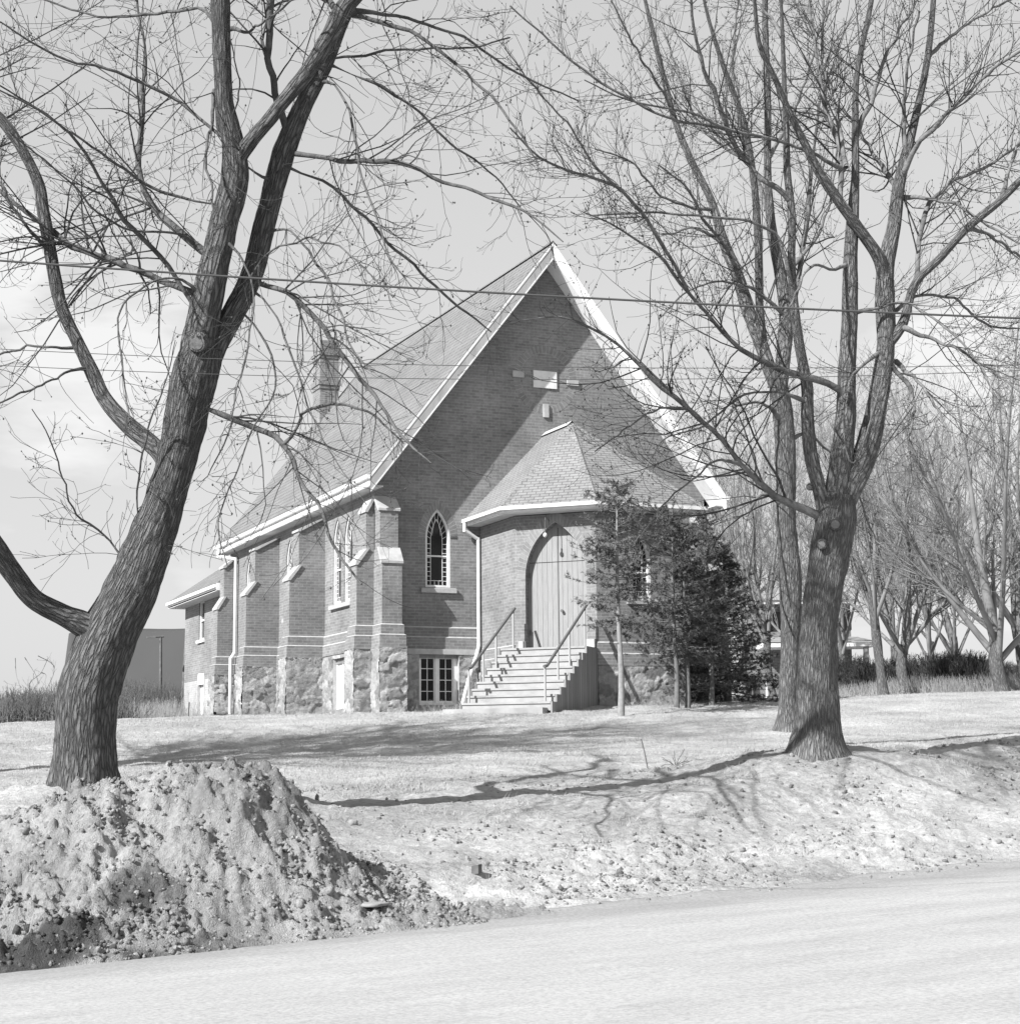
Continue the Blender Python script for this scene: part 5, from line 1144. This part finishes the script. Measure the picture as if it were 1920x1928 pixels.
stone('stone', 'small white stone on the grass right behind the earth heap', 665, 1497, 18.2, .05, .04, .035, ROCK, 3)
c = at(897, 1570, 16.6); z = float(ztop(np.array([c[0]]), np.array([c[1]]))[0])
a = MB(); a.box(-.035, .035, -.04, .04, 0, .085, Frame((c[0], c[1], z-.01), nrm(np.array([.8, .6, 0])), nrm(np.array([.6, -.8, .2])))); o = a.obj('block', ROCKD); tag(o, 'small dark square block alone on the bare bank between heap and road', 'block')
# ------------------------------------------------------------------ short dry grass on the yard
def blades(name, n, xr, yr_, hr, seed, dens, ma_=GRASS, wd=.004, lean_=.5):
    rng = np.random.default_rng(seed); x = rng.uniform(*xr, n); y = rng.uniform(*yr_, n); k = dens(x, y, rng); x = x[k]; y = y[k]; n = len(x)
    z = ztop(x, y)-.005; h = rng.uniform(*hr, n); an = rng.uniform(0, 2*math.pi, n); l_ = rng.uniform(.2, 1., n)*lean_*h*2; az = rng.uniform(0, 2*math.pi, n)
    p = np.stack([x, y, z], -1); w_ = np.stack([np.cos(an), np.sin(an), an*0], -1)*wd; tip = p+np.stack([np.cos(az)*l_, np.sin(az)*l_, h], -1)
    V = np.stack([p-w_, p+w_, tip], 1).reshape(-1, 3); o = mesh(name, V, np.arange(3*n).reshape(-1, 3), ma_, None, uv=False); return tag(o, kind='stuff')
def yard(x, y, rng):
    s, t = stt(x, y); m_ = sstep(4.5, 8, s)*(.45+.55*sstep(-.3, .4, fbm(x*.6, y*.6, 90, 3))); m_ = m_*np.clip(18/(np.hypot(x, y)-4), .25, 1)
    inch = (x > 13.2) & (x < 24) & (y > 39.5); inp = (x > 16.6) & (x < 20.8) & (y > 36.2)
    return (rng.random(len(x)) < m_) & ~inch & ~inp & (np.abs((x*Rt[0]+y*Rt[1])/(x*Fw[0]+y*Fw[1])) < .36)
blades('grass', 420000, (2, 36), (17, 46), (.02, .055), 9, yard)
def tuftd(x, y, rng):
    s, t = stt(x, y); f = fbm(x*2.2, y*2.2, 92, 3); return (rng.random(len(x)) < sstep(.15, .5, f)*.8) & (s > 1.) & (s < 9)
blades('grass', 110000, (-1, 26), (14, 26), (.03, .10), 10, tuftd, GRASS, .004, .8)
# ------------------------------------------------------------------ weeds, hedge
def stems(name, pts_uvd, n, hr, rad, seed, ma_, spread=1.2, branch=True, kind='stuff', dens=None):
    """upright dead stems between ground points, with side twigs"""
    rng = np.random.default_rng(seed); Q = np.array([gpos(u, d) for u, d in pts_uvd]); seg = rng.integers(0, len(Q)-1, n); f = rng.random(n)[:, None]
    xy = Q[seg]*(1-f)+Q[seg+1]*f+rng.normal(size=(n, 2))*np.array([.5, spread]); z = Gz(xy[:, 0], xy[:, 1], False)-.05
    st = 5; h = rng.uniform(*hr, n)*(.7+.5*(fbm(xy[:, 0]*.7, xy[:, 1]*.3, seed, 3)+.5)); P = np.zeros((n, st, 3)); P[:, 0] = np.concatenate([xy, z[:, None]], 1); d = nrm(np.array([0, 0, 1.])+rng.normal(size=(n, 3))*.22); cur = P[:, 0].copy()
    for k in range(1, st): d = nrm(d+rng.normal(size=(n, 3))*.12); cur = cur+d*(h/(st-1))[:, None]; P[:, k] = cur
    R_ = rad*(1-.7*np.linspace(0, 1, st))[None]*rng.uniform(.6, 1.3, (n, 1)); V, F = tubes(P, R_, 3); vs = [V]; fs = [F]
    if branch:
        S, SR = grow(rng, P, R_, 5., .15, .55, .7, (20, 55), 0, .1, 4, .12, .4, rad*.45, tmin=.25); V2, F2 = tubes(S, SR, 3); vs.append(V2); fs.append(F2+len(V))
    return mesh(name, np.concatenate(vs), np.concatenate(fs), ma_, None, uv=False)
o = stems('weeds', [(-260, 46), (0, 47), (110, 50), (215, 58)], 3200, (.7, 1.25), .012, 41, WEED, 1.0); tag(o, kind='stuff')
o = stems('weeds', [(205, 62), (280, 64), (345, 68)], 2200, (1.0, 1.6), .012, 42, WEED, 1.2); tag(o, kind='stuff')
o = stems('dry_grass', [(205, 58), (280, 60), (340, 63)], 2500, (.4, .8), .008, 43, GRASS, .8, False); tag(o, kind='stuff')
o = stems('hedge', [(1560, 63), (1640, 63), (1760, 62), (1830, 61)], 3600, (1.0, 1.45), .017, 44, HEDGE, .45); tag(o, 'dark unclipped hedge across the back of the yard, behind the slender bare trees', 'hedge')
o = stems('hedge', [(1800, 61.5), (1900, 60), (2100, 58)], 3000, (.9, 1.3), .014, 45, WEED, .6); tag(o, 'greyer thin end of the hedge running to the right edge of the picture', 'hedge')
o = stems('dry_grass', [(1580, 60), (1700, 59), (1760, 58), (1920, 54), (2050, 52)], 5200, (.25, .75), .009, 46, GRASS, .9, False); tag(o, kind='stuff')
o = stems('weeds', [(300, 51), (335, 52), (352, 53)], 90, (.3, .8), .008, 47, GRASS, .5); tag(o, kind='stuff')
# weeds along the church foot
def weedline(n, fr, u0, u1, off, hr, seed):
    rng = np.random.default_rng(seed); u = rng.uniform(u0, u1, n); q = np.array([fr.p(a, off+.35*abs(rng.normal()), 0) for a in u]); z = Gz(q[:, 0], q[:, 1])-.01; st = 4; h = rng.uniform(*hr, n)
    P = np.zeros((n, st, 3)); P[:, 0] = np.stack([q[:, 0], q[:, 1], z], -1); d = nrm(np.array([0, 0, 1.])+rng.normal(size=(n, 3))*.4); cur = P[:, 0].copy()
    for k in range(1, st): d = nrm(d+rng.normal(size=(n, 3))*.2-np.array([0, 0, .12])); cur = cur+d*(h/(st-1))[:, None]; P[:, k] = cur
    return tubes(P, np.full((n, st), .0035)*np.array([1, .8, .6, .3]), 3)
vs = []; fs = []; b = 0
for args in ((420, FAC, 14.5, 16.6, .12, (.08, .35), 1), (900, SIDE, 40.5, 53, .12, (.06, .22), 2), (260, PC, 18.2, 20.6, .15, (.08, .3), 3), (500, AN, 54.2, 60.7, .15, (.1, .5), 4)):
    V, F = weedline(*args); vs.append(V); fs.append(F+b); b += len(V)
o = mesh('weeds', np.concatenate(vs), np.concatenate(fs), GRASS, None, uv=False); tag(o, kind='stuff')
# ------------------------------------------------------------------ low things by the annex, poles, sticks
def tube_obj(name, pts, r, ma_, label, cat, n=8, rr=None):
    P = resample([tuple(p)+((r if rr is None else rr[i]),) for i, p in enumerate(pts)], 16); V, F = tubes(P[None, :, :3], P[None, :, 3], n); return tag(mesh(name, V, F, ma_, None, uv=False, smooth=True), label, cat)
def gp(u, d, h=0.): x, y = gpos(u, d); return (x, y, float(Gz(x, y))+h)
tube_obj('drain_pipe', [(13.55, 53.4, 1.52), (13.2, 52.4, 1.46), (12.6, 50.9, 1.42)], .05, GALV, 'low pipe on the ground running out from the foot of the rear downpipe', 'pipe')
for u, d, h, lb in ((356, 50, .45, 'short thin stake in the grass in front of the annex door'), (440, 50.5, .35, 'short stake in the grass at the foot of the rear downpipe')): tube_obj('stake', [gp(u, d, -.1), gp(u, d, h*.5), gp(u+.5, d, h)], .022, POSTM, lb, 'stake')
p_ = gp(344, 67, 0)
tube_obj('leaning_pole', [(p_[0], p_[1], p_[2]-.2), (p_[0]+.05, p_[1], p_[2]+1.4), (p_[0]+.12, p_[1], p_[2]+3.9)], .07, POSTM, 'thin dark pole standing close against the rear corner of the annex', 'pole', rr=[.09, .09, .05])
# street lamp far off on the left
lp = at(303, 1310, 66); zl = float(Gz(lp[0], lp[1])); lr = root('lamp_post', 'tall thin lamp post with a short arm, alone left of the annex before the hill', 'lamp post', (float(lp[0]), float(lp[1]), zl))
a = MB(); top = np.array([lp[0]-.05, lp[1], at(303, 1199, 66)[2]]); a.bar((lp[0], lp[1], zl-.2), top, .075, 8, .05); a.obj('post', POSTM, lr)
a = MB(); a.bar(top+[-.42, 0, 0], top+[.12, 0, .03], .035, 8); a.obj('arm', POSTM, lr)
a = MB(); a.prism([(-.05, 0), (.05, 0), (.035, .05), (-.035, .05)], -.16, .16, lambda p, q, t: (top[0]-.38+t, top[1]+p*2, top[2]-.03+q)); a.obj('lamp_head', IRON, lr)
# twig stuck in the lawn and small sprouts
g_ = gpos(1217, 24.2); z = float(Gz(*g_)); c = at(1217, 1411, 24.2)
tube_obj('stick', [(g_[0], g_[1], z-.03), (g_[0]-.04, g_[1], z+.18), (g_[0]-.10, g_[1], z+.42)], .008, POSTM, 'thin dark stick standing in the lawn between the steps and the stout maple', 'stick', 5)
rng = np.random.default_rng(77); g_ = gpos(1268, 24.5); z = float(Gz(*g_)); n = 14; P = np.zeros((n, 5, 3)); P[:, 0] = (g_[0], g_[1], z); d = nrm(np.stack([rng.normal(size=n), rng.normal(size=n)*.5, .25+rng.random(n)*.5], -1)); cur = P[:, 0].copy()
for k in range(1, 5): d = nrm(d+rng.normal(size=(n, 3))*.2); cur = cur+d*rng.uniform(.04, .10, (n, 1)); P[:, k] = cur
V, F = tubes(P, np.full((n, 5), .0045), 3); tag(mesh('fallen_branch', V, F, POSTM, None, uv=False), 'small fallen spray of twigs on the lawn beside the upright stick', 'branch')
for i, (u, v, d, du, dv) in enumerate(((535, 1560, 15.4, 32, 55), (570, 1630, 15.0, 40, 30), (560, 1475, 15.9, 50, 30))):
    pa = at(u, v, d); pb = at(u+du, v+dv, d-.15); pa[2] = float(ztop(pa[:1], pa[1:2])[0])+.03; pb[2] = float(ztop(pb[:1], pb[1:2])[0])+.04; md = (pa+pb)/2; md[2] = float(ztop(md[:1], md[1:2])[0])+.05
    tube_obj('root_piece', [pa, md, pb], .006, POSTM, ('torn root on the middle of the heap face', 'short root lying lower on the heap face', 'pale root across the top of the heap')[i], 'root', 5)
# ------------------------------------------------------------------ far house behind the stout maple
HD = 80.; hb = at(1600, 1300, HD); hz = 3.3+.0
ho = root('far_house', 'two-storey dark house with a white-edged porch roof, mostly hidden behind the stout maple', 'house', (float(hb[0]), float(hb[1]), hz-.4))
HF = Frame((hb[0], hb[1], 0), nrm(np.array([Rt[0], Rt[1], 0])), nrm(np.array([-Fw[0], -Fw[1], 0])))
def zv(v): return at(1600, v, HD)[2]
ul = lambda u: (u-1600)*HD/FOC
a = MB(); a.box(ul(1440), ul(1606), -6, 0, 2.2, zv(1135), HF); hw_ = a.obj('wall', HWALL, ho)
a = MB(); a.box(ul(1430), ul(1612), -6.4, .4, zv(1135), zv(1128), HF); a.obj('eave', WHITE, ho)
a = MB(); z0, z1 = zv(1128), zv(1128)+2.2; x0_, x1_ = ul(1428), ul(1614)
a.add([HF.p(x0_, .5, z0), HF.p(x1_, .5, z0), HF.p(x1_, -6.5, z0), HF.p(x0_, -6.5, z0), HF.p(x0_+2.6, -3, z1), HF.p(x1_-2.6, -3, z1)], [(0, 1, 5, 4), (1, 2, 5), (2, 3, 4, 5), (3, 0, 4)]); a.obj('roof', HROOF, ho)
a = MB(); a.box(ul(1425), ul(1632), 0, 2.2, zv(1222), zv(1214), HF); a.obj('porch_fascia', WHITE, ho)
a = MB(); a.add([HF.p(ul(1424), 2.25, zv(1214)+.02), HF.p(ul(1634), 2.25, zv(1214)+.02), HF.p(ul(1618), .01, zv(1198)), HF.p(ul(1440), .01, zv(1198))], [(0, 1, 2, 3)]); a.obj('porch_roof', HROOF, ho)
for uu in (1430, 1470, 1612): a = MB(); a.box(ul(uu), ul(uu)+.22, 1.9, 2.1, 2.6, zv(1222), HF); a.obj('porch_post', WHITE if uu < 1600 else HROOF, ho)
for uu in (1452, 1500, 1585): a = MB(); a.box(ul(uu), ul(uu)+.55, .001, .05, zv(1185), zv(1150), HF); w_ = a.obj('window', GLASS, ho)
# low boundary posts right of the spruces
for i, (u, d) in enumerate(((1409, 60), (1424, 60))):
    c_ = gp(u, d); a = MB(); a.box(c_[0]-.09, c_[0]+.09, c_[1]-.09, c_[1]+.09, c_[2]-.2, c_[2]+.62); a.box(c_[0]-.12, c_[0]+.12, c_[1]-.12, c_[1]+.12, c_[2]+.62, c_[2]+.68)
    tag(a.obj('gate_post', WEATHERED), ('left', 'right')[i]+' one of two short pale posts right of the dark spruce', 'post')
